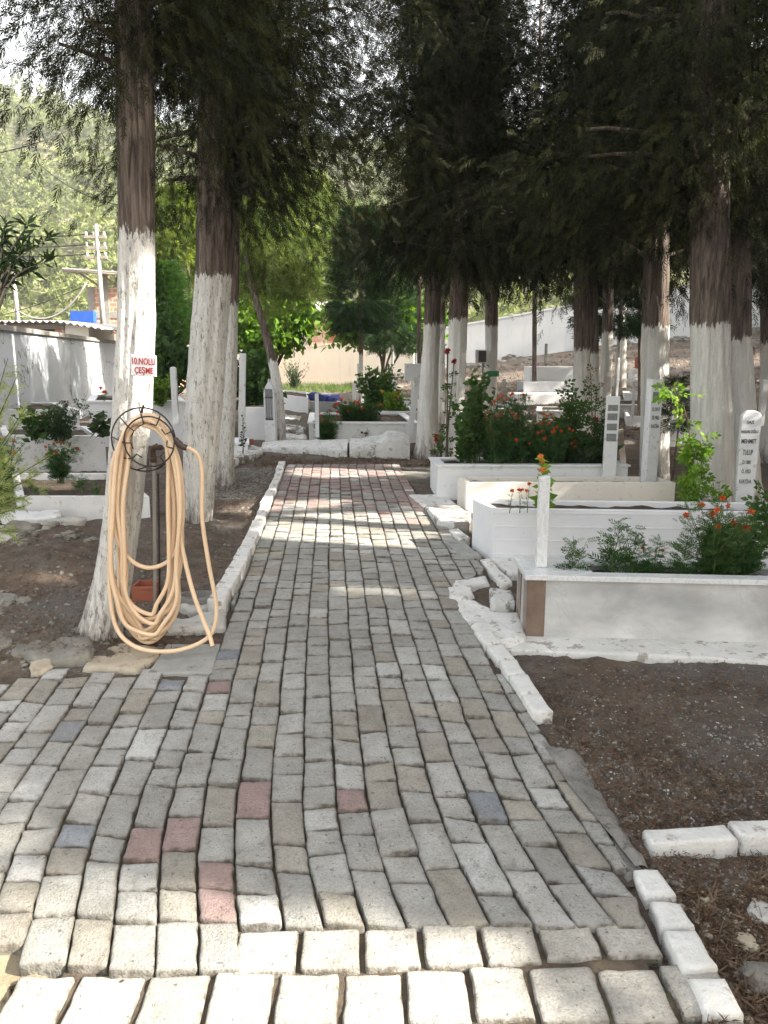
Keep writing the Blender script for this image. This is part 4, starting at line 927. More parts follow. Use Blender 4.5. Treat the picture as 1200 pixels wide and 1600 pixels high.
# unseen cypresses added right of the view to shade path, slope and back wall
for i, (x, y) in enumerate([(4.3,-.9),(4.6,2.3),(5.3,4.6),(6.6,-1.2),(6.9,1.2),(6.8,3.4),(6.9,6.0),(7.2,8.6),(9.4,-.6),(9.5,2.2),(9.6,5.0),(9.6,8.0),(10.2,11),(12.2,1),(12.4,4.5),(12.6,8),(6.2,-4.0),(9.0,-4.2),(10.6,14),(11.8,17),(13.5,20.5),(16,24.5),(16,18),(18.5,29),(20,24),(13,13.5),(15.8,28),(17.8,26),(22,27),(20.8,30),(24.5,31)]):
    cypress(f'{ORD[i]} unseen cypress added for shade outside the right edge of the view', None, unseen=(x, y), hb=2.1, H=11 if y < 12 else 15, Rc=1.75 if y < 12 else 2.6, limbs=56, per=52, paint=1.7, sc=.40, fine=False, group='unseen cypresses added for shade right of the view')

def limb_tree(label, px, base_py, Y, crown_c, crown_r, m, tms, n, sc, stem_w, name='small_tree', stems=1, stem_m='stem_brown', group=None, paint=None, lean=(0,0), cat='tree', tint=(.5,.25), dirdown=0):
    """broadleaf tree: trunk(s) with forks into an uneven crown of leaf clumps. crown_c=(px,py), crown_r in metres (x,y,z)"""
    g = G(px, base_py) if base_py and Y is None else None
    if g is not None: Y = g[1]
    base = P(px, base_py, Y); c = P(crown_c[0], crown_c[1], Y); t = thing(name, label, cat, tuple(base), group); b = MB(); ch = []; cr = np.array(crown_r)
    r_ = random.Random(int(px*7+base_py)); tips = []
    for s in range(stems):
        off = np.array([r_.uniform(-.12,.12)*(stems > 1), r_.uniform(-.12,.12)*(stems > 1), -.05]); p0 = base+off; p2 = c+np.array([r_.uniform(-.4,.4)*cr[0]*(stems > 1), r_.uniform(-.4,.4)*cr[1], -cr[2]*.35])
        p1 = (p0+p2)/2+np.array([r_.uniform(-.06,.06), 0, 0])+np.array([lean[0], 0, lean[1]]); q = spline([p0, p1, p2], 6); w_ = wpx(stem_w, Y)/2; b.tube(q, [w_*(1-.5*k/(len(q)-1)) for k in range(len(q))], 8)
        for k in range(8 if stems == 1 else 4):
            a = q[r_.randint(len(q)//2, len(q)-1)]; d = np.array([r_.gauss(0,1)*cr[0], r_.gauss(0,1)*cr[1], r_.uniform(-.3,1.2)*cr[2]]); d *= .7/np.linalg.norm(d/cr); e = c+d; mm = (a+e)/2+np.array([0,0,.08*cr[2]])
            b.tube(spline([a, mm, e], 4), [w_*.35*(1-.7*k_/8) for k_ in range(9)], 5); tips += [e, mm]
    tips = np.array(tips); nt_ = len(tips); extra = c+uvec(14)*cr*rng.uniform(.5, .95, (14, 1)); ctr = np.concatenate([tips, extra])
    k = rng.integers(0, len(ctr), n); bright = rng.random(len(ctr)); pos = ctr[k]+rng.normal(size=(n, 3))*cr*.17
    dd = uvec(n)+np.array([0, 0, -dirdown]); ch.append(place(tms, pos, dd, rng.uniform(.7, 1.3, n)*sc, np.clip(bright[k]*.7+rng.normal(size=n)*.15+.15, 0, 1)))
    tr = b.build('trunk', stem_m, t)
    if stem_m == 'bark': tr['paint_h'] = float(paint or 0)
    foliage('crown', ch, m, t); return t
# young cypress in the centre
def young_cypress(label, px, base_py, Y, top_py, low_py, rx, n=2600, sc=.22, m='young_cypress_leaf', w=7, group=None, paint=1.2):
    base = P(px, base_py, Y); t = thing('young_cypress', label, 'tree', tuple(base), group); z0 = P(px, low_py, Y)[2]; z1 = P(px, top_py, Y)[2]
    b = MB(); b.tube([base+(0,0,-.1), (base[0]+.02, Y, (base[2]+z0)/2), (base[0]+.03, Y, z0), (base[0]+.03, Y, z1)], [wpx(w,Y)/2, wpx(w,Y)/2.2, wpx(w,Y)/2.4, .01], 10)
    tr = b.build('trunk', 'bark', t); tr['paint_h'] = float(paint)
    f = rng.random(n)**.9; lob = .75+.5*vn(f*9, rng.random(n)*0+px, 3)
    az = rng.uniform(0, 2*math.pi, n); rr = rx*np.sqrt(rng.random(n))*np.interp(f, [0, .12, .35, 1], [.55, 1, .9, .12])*(.7+.6*(vn(az*1.5, f*8, 2)+.5))
    pos = np.stack([base[0]+rr*np.cos(az), Y+rr*np.sin(az), z0+(z1-z0)*f], 1); dd = np.stack([np.cos(az), np.sin(az), .4-.8*(f < .25)], 1)
    foliage('crown', [place(TC, pos, dd, rng.uniform(.7, 1.3, n)*sc)], m, t); return t
young_cypress('young cypress with a thin whitewashed stem, in the centre before the cream wall', 563, 648, 17, 330, 515, 0.66, 2600, .28, w=8, paint=1.3)
young_cypress('small bright cypress beside the young one, hanging before the cream wall', 612, 600, 24, 340, 548, 0.72, 1800, .34, w=5)
young_cypress('rounded green cypress seen between the two left trunks', 262, 640, 14, 415, 580, .55, 2600, .26, m='rose_leaf', w=6)
young_cypress('bright green feathery conifer behind the second cypress on the left', 300, 600, 16, 300, 500, 1.0, 2600, .34, m='olive_leaf', w=8)
young_cypress('dry thin conifer sapling tied to a stake near the climbing rose', 1049, 750, 7.5, 592, 672, .11, 170, .13, m='oleander_leaf', w=3, paint=0)
young_cypress('dark young cypress hanging behind the trunks, far right', 958, 640, 13.5, 380, 520, .7, 2200, .28, w=6)
# broadleaf trees left of centre
limb_tree('fruit tree with bright leaves beside the leaning whitewashed trunk', 395, 655, 15.5, (424,508), (.95,.8,.62), 'bright_leaf', TL, 2600, .15, 7, stems=3)
limb_tree('tall feathery tree with yellow-green foliage left of the centre', 430, 640, 20, (425,395), (2.1,1.6,2.0), 'olive_leaf', TC, 4200, .45, 8)
limb_tree('small broad-leaved tree with glossy dark leaves at the left wall', 268, 650, 13, (256,560), (.45,.5,.8), 'rose_leaf', TL, 2600, .13, 5, stems=3)
limb_tree('fruit tree with yellow-green leaves before the cream wall, right of the young cypress', 600, 600, 25, (600,508), (2.0,1.2,.95), 'bright_leaf', TL, 5200, .24, 5, stems=5)
limb_tree('low dark shrubby tree behind the white leaning board', 385, 640, 14, (388,590), (.5,.5,.6), 'rose_leaf', TL, 1500, .12, 4, stems=3)
def leaning_white():
    Y = 12.0; q = spline([P(438,700,Y), P(436,640,Y), P(430,585,Y), P(415,520,Y), P(396,455,Y), P(385,400,Y)], 6); t = thing('leaning_tree', 'slender whitewashed tree leaning left behind the mosque-shaped headstone', 'tree', tuple(q[0]))
    b = MB(); b.tube(q, [wpx(20-12*k/(len(q)-1), Y)/2 for k in range(len(q))], 14)
    for e in ((360,360),(420,380),(372,330)): b.tube(spline([P(396,455,Y), P((396+e[0])/2,430,Y+.2), P(e[0],e[1],Y+.4)], 4), [.03*(1-.08*k) for k in range(9)], 6)
    tr = b.build('trunk', 'bark', t); tr['paint_h'] = 1.35; tr['wear'] = .8
    c = np.concatenate([P(x, y, Y+.3)[None]+rng.normal(size=(260, 3))*.28 for x, y in ((365,350),(420,385),(375,320),(395,420),(450,430))]); foliage('crown', [place(TC, c, uvec(len(c))+[0,0,-.8], rng.uniform(.2,.36,len(c)))], 'olive_leaf', t)
leaning_white()

# hill forest: hundreds of pines merging into one wood
def wood():
    ch = []; bs = []
    xs, ys = [], []
    for y in np.arange(55, 178, 3.7):
        for x in np.arange(-.56*y-6, .28*y+6, 3.9):
            if random.random() < .95: xs.append(x+random.uniform(-2,2)); ys.append(y+random.uniform(-2,2))
    xs = np.array(xs); ys = np.array(ys); zs = hill_z(xs, ys)
    for x, y, z in zip(xs, ys, zs):
        h = random.uniform(3.5, 6.5); r = random.uniform(1.8, 3.0); n = 42; tint = random.random()
        nb = 6; bc = uvec(nb)*[r*.6, r*.6, h*.26]+[0,0,h*.62]; k = rng.integers(0, nb, n)
        p = np.array([x, y, z])+bc[k]+uvec(n)*[r*.42, r*.42, r*.34]
        ch.append(place(TP, p, uvec(n)+[0,0,.8], rng.uniform(.5, 1.0, n)*1.15, np.clip(tint*.6+.3*rng.random(n)+(bc[k][:, 2]/h-.5)*.1, 0, 1)))
    V = np.concatenate([c[0] for c in ch]); T = np.concatenate([c[1] for c in ch])
    o = link('pine_wood', np_mesh(V, np.arange(len(V)).reshape(-1, 4), False, T), 'pine_leaf'); tag(o, 'pale green pine wood covering the sunlit hillside', 'wood', None, 'stuff')
wood()

# ------------------------------------------------------------------ behind the left wall: shed, brick house, poles
def uv_box(mb_obj):
    me = mb_obj.data; uv = me.uv_layers.new(name='UVMap'); 
    for pl in me.polygons:
        n = pl.normal
        for li in pl.loop_indices:
            c = me.vertices[me.loops[li].vertex_index].co
            uv.data[li].uv = (c.x, c.y) if abs(n.z) > .7 else ((c.x, c.z) if abs(n.y) > abs(n.x) else (c.y, c.z))
def shed():
    Y = 19.0; a = P(-60, 495, Y); b = P(100, 495, Y); z0 = .2; zt = P(60,505,Y)[2]
    t = thing('shed', 'low shed with corrugated roof and brick corner beyond the grey wall', 'shed', (a[0], Y, z0))
    MB().box((a[0], Y+.05, z0), (P(84,500,Y)[0], Y+.2, zt)).build('dark_front_panel', 'dark_inside', t)  # dark sheet, coloured as the shaded inside of the shed
    o = MB().box((P(84,500,Y)[0]+.002, Y, z0), (b[0], Y+.25, zt)).build('brick_corner', 'brick', t); uv_box(o)
    MB().box((b[0]+.002, Y, z0), (P(137,500,Y)[0], Y+.22, zt-.02)).build('side_wall', 'cream_paint', t)
    MB().box((b[0]-.2, Y+.26, z0), (b[0]-.02, Y+3.5, zt)).build('side_wall', 'cream_paint', t)
    MB().box((a[0], Y-.06, zt-.14), (b[0], Y-.002, zt-.01)).build('roof_beam', 'old_wood', t)
    # corrugated roof
    x0, x1 = a[0]-.2, P(168,500,Y)[0]; n = 120; V = []
    for i in range(n+1):
        x = x0+(x1-x0)*i/n; zz = zt+.03+.025*math.sin(i*1.2)-max(0, (x-b[0]))*.16
        for yy, dz in ((Y-.35, 0), (Y+3.6, .06)): V += [(x, yy, zz+dz), (x, yy, zz+dz-.015)]
    F = []
    for i in range(n):
        q = i*4; F += [(q, q+4, q+6, q+2), (q+1, q+3, q+7, q+5), (q, q+1, q+5, q+4), (q+2, q+6, q+7, q+3)]
    m_ = MB(); m_.add(V, F, False); m_.build('roof', 'sheet_metal', t)
    p = P(17,500,Y); MB().tube([(p[0], Y-.3, z0), (p[0], Y-.3, zt)], .03, 8).build('roof_post', 'pole_concrete', t)
shed()
def brick_house():
    Y = 30; x0 = P(141,500,Y)[0]; x1 = P(260,500,Y)[0]; zt = P(150,449,Y)[2]
    t = thing('brick_house', 'unfinished red brick house with concrete bands beyond the grey wall', 'house', (x0, Y, 0))
    o = MB().box((x0, Y, 0), (x1, Y+5, zt)).build('wall', 'brick', t); uv_box(o)
    z1 = P(150,492,Y)[2]
    MB().box((x0-.03, Y-.03, z1-.12), (x1, Y-.002, z1+.12)).build('concrete_band', 'pole_concrete', t)
    MB().box((x0-.04, Y-.04, 0), (x0+.22, Y-.003, zt+.02)).build('concrete_column', 'pole_concrete', t)
    xb = P(165,500,Y)[0]; MB().box((xb, Y-.04, 0), (xb+.18, Y-.003, zt+.5)).build('concrete_column', 'pole_concrete', t)
    # pergola roof
    a = P(97,418,Y-1); b = P(200,424,Y-1); c = P(215,404,Y+3); V = [(a[0],Y-1,a[2]),(b[0],Y-1,a[2]-.15),(b[0]+1,Y+4,a[2]+.1),(a[0]+1.6,Y+4,a[2]+.15)]
    MB().prism([(v[0],v[1]) for v in V], [v[2]-.05 for v in V], [v[2] for v in V]).build('roof_sheet', 'sheet_metal', t)
    m_ = MB()
    for px in (120,150,175): p = P(px,430,Y-.9); m_.tube([(p[0],Y-.9,a[2]-.10),(p[0]+.5,Y+.1,zt)], .04, 6)
    m_.tube([(a[0],Y-.95,a[2]-.10),(b[0],Y-.95,a[2]-.24)], .05, 6); m_.build('roof_struts', 'old_wood', t)
    q = P(124,500,26); q2 = P(146,500,26); zt2 = P(120,486,26)[2]
    s = MB().box((P(110,500,26)[0], 26, 0), (q2[0], 26.3, zt2)); s = tag(s.build('blue_hut', 'blue_paint'), 'small hut with bright blue sheet wall between the shed and the brick house', 'hut')
brick_house()
def utility(px, py0, py1, Y, w_, label, arms=True):
    b = P(px, py1, Y); tp = P(px, py0, Y); t = thing('utility_pole', label, 'utility pole', (b[0], Y, b[2]), 'concrete utility poles beyond the wall')
    MB().tube([(b[0],Y,b[2]-1),(b[0],Y,tp[2])], [wpx(w_,Y)/2, wpx(w_*.6,Y)/2], 10).build('pole', 'pole_concrete', t)
    if arms:
        for zf in (370, 387, 402):
            z = P(px, zf, Y)[2]; arm = MB().box((b[0]-.42, Y-.05, z-.05), (b[0]+.30, Y+.05, z+.04)).build('cross_arm', 'old_wood', t)
            for dx in (-.36, -.1, .24): MB().tube([(b[0]+dx,Y,z+.045),(b[0]+dx,Y,z+.16)], [.045,.03], 8).build('insulator', 'whitewash', arm)
utility(162, 350, 520, 27, 9, 'concrete utility pole with crossarms in front of the brick house')
utility(28, 425, 500, 33, 8, 'shorter utility pole behind the shed at the far left', False)
def wire(a, b, sag, r, label, name='overhead_wire'):
    n = 16; a = np.array(a); b = np.array(b); q = [a+(b-a)*i/n-np.array([0,0,sag*4*(i/n)*(1-i/n)]) for i in range(n+1)]
    tag(MB().tube(q, r, 5).build(name, 'black_wire' if r < .03 else 'pole_concrete'), label, 'wire', 'overhead wires')
for i, z in enumerate((357, 373, 388)): wire(P(162,z+6,27), P(-120,z-4,30), .25, .02, f'{["topmost","middle","lowest"][i]} of three power lines running left from the crossarmed pole')
wire(P(135,445,24), P(-30,500,24), .1, .012, 'thin wire behind the shed roof, rising right')
wire(P(30,487,24), P(135,442,24), .55, .03, 'thick pale sagging cable hung over the shed roof')
wire(P(-30,243,12), P(150,180,14), .1, .009, 'upper thin black wire crossing the hill at top left')
wire(P(60,255,14), P(186,320,12), .12, .008, 'lower thin black wire sloping down to the hose tree')
# rusty hut beyond the cream wall
def rusty():
    Y = 41; a = P(486,527,Y); b = P(546,527,Y); zt = P(500,498,Y)[2]; t = thing('rusty_hut', 'rusty sheet-metal hut with dark eaves beyond the cream wall', 'hut', (a[0], Y, 0))
    MB().box((a[0], Y, 0), (b[0], Y+3, zt)).build('wall', 'rust_sheet', t)
    MB().prism([(a[0]-.5,Y-.6),(b[0]+3.5,Y-.6),(b[0]+3.5,Y+4),(a[0]-.5,Y+4)], [zt+.35,zt+.15,zt+.9,zt+1.1], [zt+.42,zt+.22,zt+.97,zt+1.17]).build('roof', 'sheet_metal', t)
    MB().box((a[0]+1.0, Y-.03, 1.3), (a[0]+1.9, Y-.002, zt-.05)).build('door', 'terracotta', t)
    a = P(395,548,Y+2); b = P(484,548,Y+2); zt = P(440,512,Y+2)[2]; t = thing('outbuilding', 'dim low outbuilding left of the rusty hut beyond the wall', 'building', (a[0], Y+2, 0))
    MB().box((a[0],Y+2,0),(b[0],Y+5,zt)).build('wall', 'wall_cream', t); MB().box((a[0]-.3,Y+1.6,zt+.003),(b[0]+.3,Y+5.3,zt+.12)).build('roof', 'sheet_metal', t)
    MB().box((b[0]-1.6,Y+1.97,.4),(b[0]-.7,Y+1.998,zt-.3)).build('dark_doorway_panel', 'dark_inside', t)  # flat dark panel on the wall, painted as the shade inside an opening
rusty()
# ------------------------------------------------------------------ sign, hose reel, hose, standpipe
YS = Y1-.13
def sign():
    a = P(203,556,YS); b = P(245,588,YS); cx = (a[0]+b[0])/2; W = b[0]-a[0]; H = a[2]-b[2]
    t = thing('sign', 'small white board hand-lettered in red, 10. NOLU ÇEŞME, nailed to the hose tree', 'sign', (cx, YS, b[2]))
    q = MB(); q.box((-W/2,-.006,0),(W/2,.006,H*1.05)); me = q.mesh(.003,1); me.materials.append(MATS['whitewash_clean']); o = bpy.data.objects.new('board', me); col.objects.link(o); o.parent = t
    lettering('10.NOLU', t, (0,-.008,H*.58), .044, 'red_paint', squeeze=W*.92, off=.008); lettering('ÇEŞME', t, (.002,-.008,H*.15), .040, 'red_paint', squeeze=W*.74, off=.014)
    t.rotation_euler = (0, R(3), R(-4))
sign()
YH = Y1-.15
def px3(px, py, dy=0.): return P(px, py, YH-dy)
HC = px3(226, 686); HR = wpx(51, YH)
def reel():
    t = thing('hose_hanger', 'round black wire hose hanger fixed to the whitewashed trunk', 'hose hanger', tuple(HC))
    def ring(c, r, rr, nm, a0=0, a1=2*math.pi):
        n = 48; MB().tube([(c[0]+r*math.cos(a0+(a1-a0)*i/n), c[1], c[2]+r*math.sin(a0+(a1-a0)*i/n)) for i in range(n+1)], rr, 7).build(nm, 'black_wire', t)
    cb = px3(224, 687, -.02); cf = px3(233, 690, .13)
    ring(cb, HR, .0038, 'back_ring'); rf = wpx(40, YH-.13); ring(cf, rf, .0038, 'front_ring')
    for k in range(9):
        a = 2*math.pi*k/9+.25; ca, sa = math.cos(a), math.sin(a); a2 = a+.16; 
        p = [(cb[0]+HR*ca, cb[1], cb[2]+HR*sa), (cf[0]+rf*math.cos(a2), cf[1], cf[2]+rf*math.sin(a2)), (cf[0]+rf*.72*math.cos(a2), cf[1], cf[2]+rf*.72*math.sin(a2)), (cf[0]+rf*.72*math.cos(a2+.35), cf[1], cf[2]+rf*.72*math.sin(a2+.35))]
        MB().tube(p, .0034, 6).build('spoke', 'black_wire', t)
    p = px3(229,735,.02); MB().tube([px3(220,662,-.08), px3(222,640,-.04), px3(224,634,.0)], .006, 6).build('bracket', 'black_wire', t)
reel()
def hose():
    rr = .0104; pts = []; rs = random.Random(11)
    # loops hang over the hanger; each is a long drop on both sides
    bottoms = [(232,1004),(226,985),(238,992),(228,972),(240,975),(222,998),(236,960),(243,998),(230,880),(234,988),(226,968)]
    n = len(bottoms)
    for i, (bx, by) in enumerate(bottoms):
        d = -.02+.13*((i*5) % n)/n; g_ = (i % 4)*5.0-7
        L = 184-rs.uniform(-9, 9); Rr = 275+rs.uniform(-9, 8)
        top = (228+rs.uniform(-3,3), 655+(i % 5)*4.2-6)
        if by < 900: L = 173; Rr = 284
        loop = [(top[0]-27-g_*.2, top[1]+14), (L+8-g_*.3, 715), (L+1, 790), (L+rs.uniform(-6,10), by-105 if by > 900 else by-50), (L+rs.uniform(2,9), by-50 if by > 900 else by-24), (L+rs.uniform(19,26), by-15), (bx, by), (Rr-rs.uniform(18,26), by-16), (Rr-rs.uniform(2,9), by-52 if by > 900 else by-26), (Rr+rs.uniform(-6,6), by-110 if by > 900 else by-60), (Rr+rs.uniform(-6,6), 790), (Rr-6, 715), (top[0]+26, top[1]+13), (top[0], top[1]-1)]
        if by < 900: loop[1:-3] = [(L+6,715),(L,770),(L+4,815),(L+16,855),(L+38,880),(bx+8,887),(Rr-18,874),(Rr-3,842),(Rr+2,790)]
        for j, (x, y) in enumerate(loop): pts.append(px3(x, y, d+rs.uniform(-.004,.004)))
    pts += [px3(200,672,.05), px3(176,760,.06), px3(172,850,.07), px3(172,930,.08), px3(184,985,.10), px3(215,1012,.16), px3(260,1018,.18), px3(300,1010,.14), px3(330,990,.10), px3(338,950,.08), px3(326,880,.07), px3(316,810,.06), px3(316,740,.05), px3(310,712,.05), px3(298,702,.05), px3(288,699,.05)]
    q = spline(pts, 7); q = [np.array((p[0], p[1], max(p[2], float(g0(p[0], p[1]))+.014))) for p in q]
    t = thing('garden_hose', 'long peach coloured garden hose coiled over the wire hanger and drooping to the ground', 'hose', tuple(px3(228,1000)))
    MB().tube(q, rr, 10).build('tube', 'hose_pvc', t)
    q = spline([px3(282,835,.07), px3(286,862,.08), px3(300,920,.10), px3(316,965,.12), px3(328,995,.14), px3(332,1010,.16)], 6)
    MB().tube(q, rr, 10).build('tube', 'hose_pvc', t)
    q = spline([px3(292,700,.05), px3(284,697,.05), px3(276,691,.04), px3(272,690,.03)], 4)
    MB().tube(q, [.014]*5+[.017]*4+[.022]*4, 10).build('hose_sleeve', 'hose_sleeve', t)
hose()
def pipe():
    a = px3(241, 985, -.10); t = thing('standpipe', 'rusty iron standpipe with a curved top behind the hanging hose', 'water pipe', tuple(a))
    q = [px3(242,990,-.10), px3(242,900,-.10), px3(241,760,-.10), px3(240,715,-.10)]
    MB().tube(q, .0095, 12).build('riser', 'pole_concrete', t)
    MB().tube(spline([px3(240,716,-.10), px3(239,704,-.10), px3(243,699,-.09), px3(252,699,-.06)], 5), .013, 12).build('elbow', 'rusty_iron', t)
    MB().tube([px3(240,722,-.10), px3(240,712,-.10)], .016, 12).build('coupling', 'rusty_iron', t)
    MB().tube([px3(235,700,-.13), px3(246,694,-.13)], .006, 8).build('tap_handle', 'rusty_iron', t)
    MB().tube([px3(250,990,-.16), px3(249,860,-.16), px3(247,740,-.16)], .005, 8).build('steel_rod', 'black_wire', t)
pipe()
# ------------------------------------------------------------------ stones around the hose tree
def slab(pxs, h, m, label, name='stone_slab', cat='stone slab', seed=0, amp=.012, rnd=.02, base=-.05):
    c = [G(*p) for p in pxs]; 
    if area(c) < 0: c = c[::-1]
    zb = float(np.mean([p[2] for p in c])); return tag(rough_prism(c, zb+base, zb+h, amp, seed, .035, rnd).build(name, m), label, cat)
slab([(20,1000),(60,988),(118,1000),(148,1022),(140,1050),(70,1058),(18,1040)], .075, 'rock_grey', 'large dark grey mossy flagstone at the foot of the hose tree', seed=1, amp=.018)
slab([(146,1022),(180,1015),(250,1020),(250,1038),(212,1062),(132,1058)], .045, 'rock_beige', 'pale beige cracked flagstone between the dark flagstone and the concrete slab', seed=2)
slab([(262,1018),(345,1018),(333,1066),(232,1066)], .045, 'concrete_slab', 'smooth grey concrete slab beside the path edge below the hose', seed=3, amp=.003, rnd=.006)
slab([(0,998),(14,990),(22,1030),(-30,1050),(-40,1010)], .09, 'rock_grey', 'rounded grey stone at the left edge beside the dark flagstone', seed=4)
slab([(4,828),(96,824),(98,836),(60,841),(6,839)], .16, 'whitewash', 'flat whitewashed slab resting on rubble at the far left', seed=5, amp=.006, base=.10)
slab([(-20,842),(36,842),(44,854),(20,862),(-20,862)], .12, 'rock_pale', 'pale angular stone beneath the whitewashed slab at far left', seed=6)
slab([(-30,822),(30,822),(38,828),(-30,830)], .15, 'whitewash', 'small second white slab just behind the flat whitewashed slab', seed=7, amp=.006, base=.08)
slab([(204,985),(232,975),(300,978),(330,966),(355,962),(352,990),(310,996),(240,1002)], .05, 'rock_pale', 'pale flat stone under the hose coil beside the path kerb', seed=8)
slab([(278,960),(330,948),(338,960),(300,968)], .06, 'rock_pale', 'small whitish stone in front of the drain opening', seed=9)
def drain():
    c = G(310,950); b = MB(); n = 28; V = []
    for i in range(n):
        a = 2*math.pi*i/n
        for r, z in ((.105, .0), (.105, .075), (.065, .085), (.06, -.03)): V.append((c[0]+r*1.35*math.cos(a)+.004*math.sin(5*a), c[1]+r*math.sin(a), c[2]+z))
    F = [(i*4+j, ((i+1) % n)*4+j, ((i+1) % n)*4+j+1, i*4+j+1) for i in range(n) for j in range(3)]
    b.add(V, F, True); tag(b.build('drain_ring', 'cement'), 'round cement drain collar with a dark hole beside the kerb', 'drain')
    p = G(312,951); MB()
drain()
def tray():
    a = G(207,946); b = G(242,944); t = thing('trough', 'dull red plastic trough standing behind the hose', 'trough', tuple(a)); y = a[1]
    x0, x1 = a[0], b[0]; z = a[2]; h = P(207,917,y)[2]-z; w_ = .006
    for (p, q, r, s) in ((x0,y,x1,y+w_), (x0,y+.14,x1,y+.14+w_), (x0,y+w_,x0+w_,y+.14), (x1-w_,y+w_,x1,y+.14)): MB().prism([(p,q),(r,q),(r,s),(p,s)], z, z+h).build('side', 'terracotta', t)
    MB().prism([(x0-.006,y-.007),(x1+.006,y-.007),(x1+.006,y-.0005),(x0-.006,y-.0005)], z+h-.014, z+h+.002).build('rim', 'terracotta', t)
    MB().prism([(x0+w_,y+w_),(x1-w_,y+w_),(x1-w_,y+.14),(x0+w_,y+.14)], z, z+.02).build('base', 'terracotta', t)
tray()
rk = []
for i in range(26):
    px, py = random.choice([(random.gauss(50,50), random.gauss(885,22)), (random.gauss(10,20), random.gauss(965,25)), (random.gauss(60,45), random.gauss(862,9))]); g = G(px, py)
    rk.append(((g[0], g[1], soil1(g[0], g[1])+.005), random.uniform(.012,.05)))
scatter_rocks('rubble', rk, 'rock_grey', 'heap of grey broken stones on the soil mound at the left')
for i, (px, py, s, lb) in enumerate([(38,852,.10,'grey boulder under the flat whitewashed slab, left side'),(112,842,.08,'small dark boulder right of the flat whitewashed slab'),(66,1058,.05,'small pale stone wedged beside the dark flagstone'),(228,1000,.07,'rounded grey stone under the bottom of the hose coil'),
        (1187,1442,.03,'brown pebble-like stone on the lower right soil, uppermost'),(1165,1478,.022,'pale small stone in the lower right soil'),(1190,1540,.035,'ochre stone at the lower right edge'),(1112,1565,.03,'grey stone touching the loose white kerb stones'),(1098,1512,.02,'tan stone between the loose kerb stones and soil')]):
    g = G(px, py); z = soil1(g[0], g[1]); tag(rock((g[0], g[1], z+s*.25), (s*1.3, s, s*.6), i+30, .4, i).build('stone', ['rock_grey','rock_pale','rock_beige'][i % 3]), lb, 'stone')

slab([(-60,1478),(70,1478),(84,1530),(20,1545),(8,1660),(-120,1660)], .022, 'sand', 'patch of bare yellowish sand at the lower left corner beyond the paver ends', 'sand_patch', 'sand', 40, .012, .03)
for i, (q_, lb) in enumerate([([(442,668),(476,672),(474,680),(440,677)],'limewashed rubble slab in the gap left of the white marigold tomb, upper'),([(436,682),(480,686),(478,692),(434,690)],'limewashed rubble slab in the gap left of the white marigold tomb, lower'),([(440,652),(470,655),(466,661),(438,659)],'grey stone slab in the gap before the long white grave wall')]):
    slab(q_, .07, ['lime_over_concrete','worn_lime','rock_pale'][i], lb, seed=50+i, amp=.03)
slab([(948,1318),(972,1318),(1008,1384),(980,1394)], .040, 'cement', 'small cement patch where the rough bank meets the loose white stones', 'cement_patch', 'cement edge', 61, .008, .02)
# litter and gravel ----------------------------------------------------
def scatter_xy(n, region):
    q = np.array([region() for _ in range(int(n*1.0))]); a = (q[:,0]-600)/1200; b = (800-q[:,1])/1200; c, s = math.cos(PITCH), math.sin(PITCH)
    dy = c+b*s; dz = -s+b*c; t = (EYE-.05)/np.maximum(-dz, .01)
    for _ in range(12): t = (EYE-g0(a*t, dy*t))/np.maximum(-dz, .01)*.5+t*.5
    x, y = a*t, dy*t; k = ~in_path(x, y, .03); return np.stack([x[k], y[k]], 1)
def pebbles(n, region, s0, s1, m, name, label):
    xy = scatter_xy(n, region); n = len(xy); ico = [(0,0,1),(.9,0,.3),(.28,.85,.3),(-.72,.53,.3),(-.72,-.53,.3),(.28,-.85,.3),(.72,.53,-.4),(-.28,.85,-.4),(-.9,0,-.4),(-.28,-.85,-.4),(.72,-.53,-.4)]
    f = [(0,1,2),(0,2,3),(0,3,4),(0,4,5),(0,5,1),(1,6,2),(2,7,3),(3,8,4),(4,9,5),(5,10,1),(2,6,7),(3,7,8),(4,8,9),(5,9,10),(1,10,6)]
    z = soil(xy[:,0], xy[:,1]); s = s0+(s1-s0)*rng.random(n)**3; base = np.array(ico); a = rng.uniform(0, 6.28, n)
    B = base[None]*(s[:,None,None]*rng.uniform(.6,1.4,(n,1,3)))*(1,1,.6)*rng.uniform(.8,1.2,(n,len(ico),1)); c_, s_ = np.cos(a)[:,None], np.sin(a)[:,None]
    V = np.stack([B[:,:,0]*c_-B[:,:,1]*s_+xy[:,0,None], B[:,:,0]*s_+B[:,:,1]*c_+xy[:,1,None], B[:,:,2]+z[:,None]+.1*s[:,None]], -1)
    F = (np.array(f)[None]+np.arange(n)[:,None,None]*len(ico)).reshape(-1,3)
    tag(link(name, np_mesh(V.reshape(-1,3), F, False), m), label, 'gravel', None, 'stuff')
RG = random.Random(3)
reg_r = lambda: (RG.uniform(840,1230), 1035+RG.random()**.8*600)
pebbles(3200, reg_r, .0013, .006, 'rock_pale', 'gravel', 'tiny whitish grit over the bare soil on the right')
reg_l = lambda: (RG.uniform(-10,430), RG.choice([RG.uniform(745,800), RG.uniform(800,1060), RG.uniform(800,1060)]))
pebbles(8500, reg_r, .0016, .009, 'rock_grey', 'gravel', 'small pale gravel strewn over the bare soil on the right')
pebbles(3200, reg_l, .0025, .018, 'rock_grey', 'gravel', 'grey gravel strewn over the soil on the left')
pebbles(2600, lambda: (RG.uniform(330,425), RG.uniform(735,785)), .005, .02, 'rock_grey', 'gravel', 'crushed pale gravel left of the far end of the path')
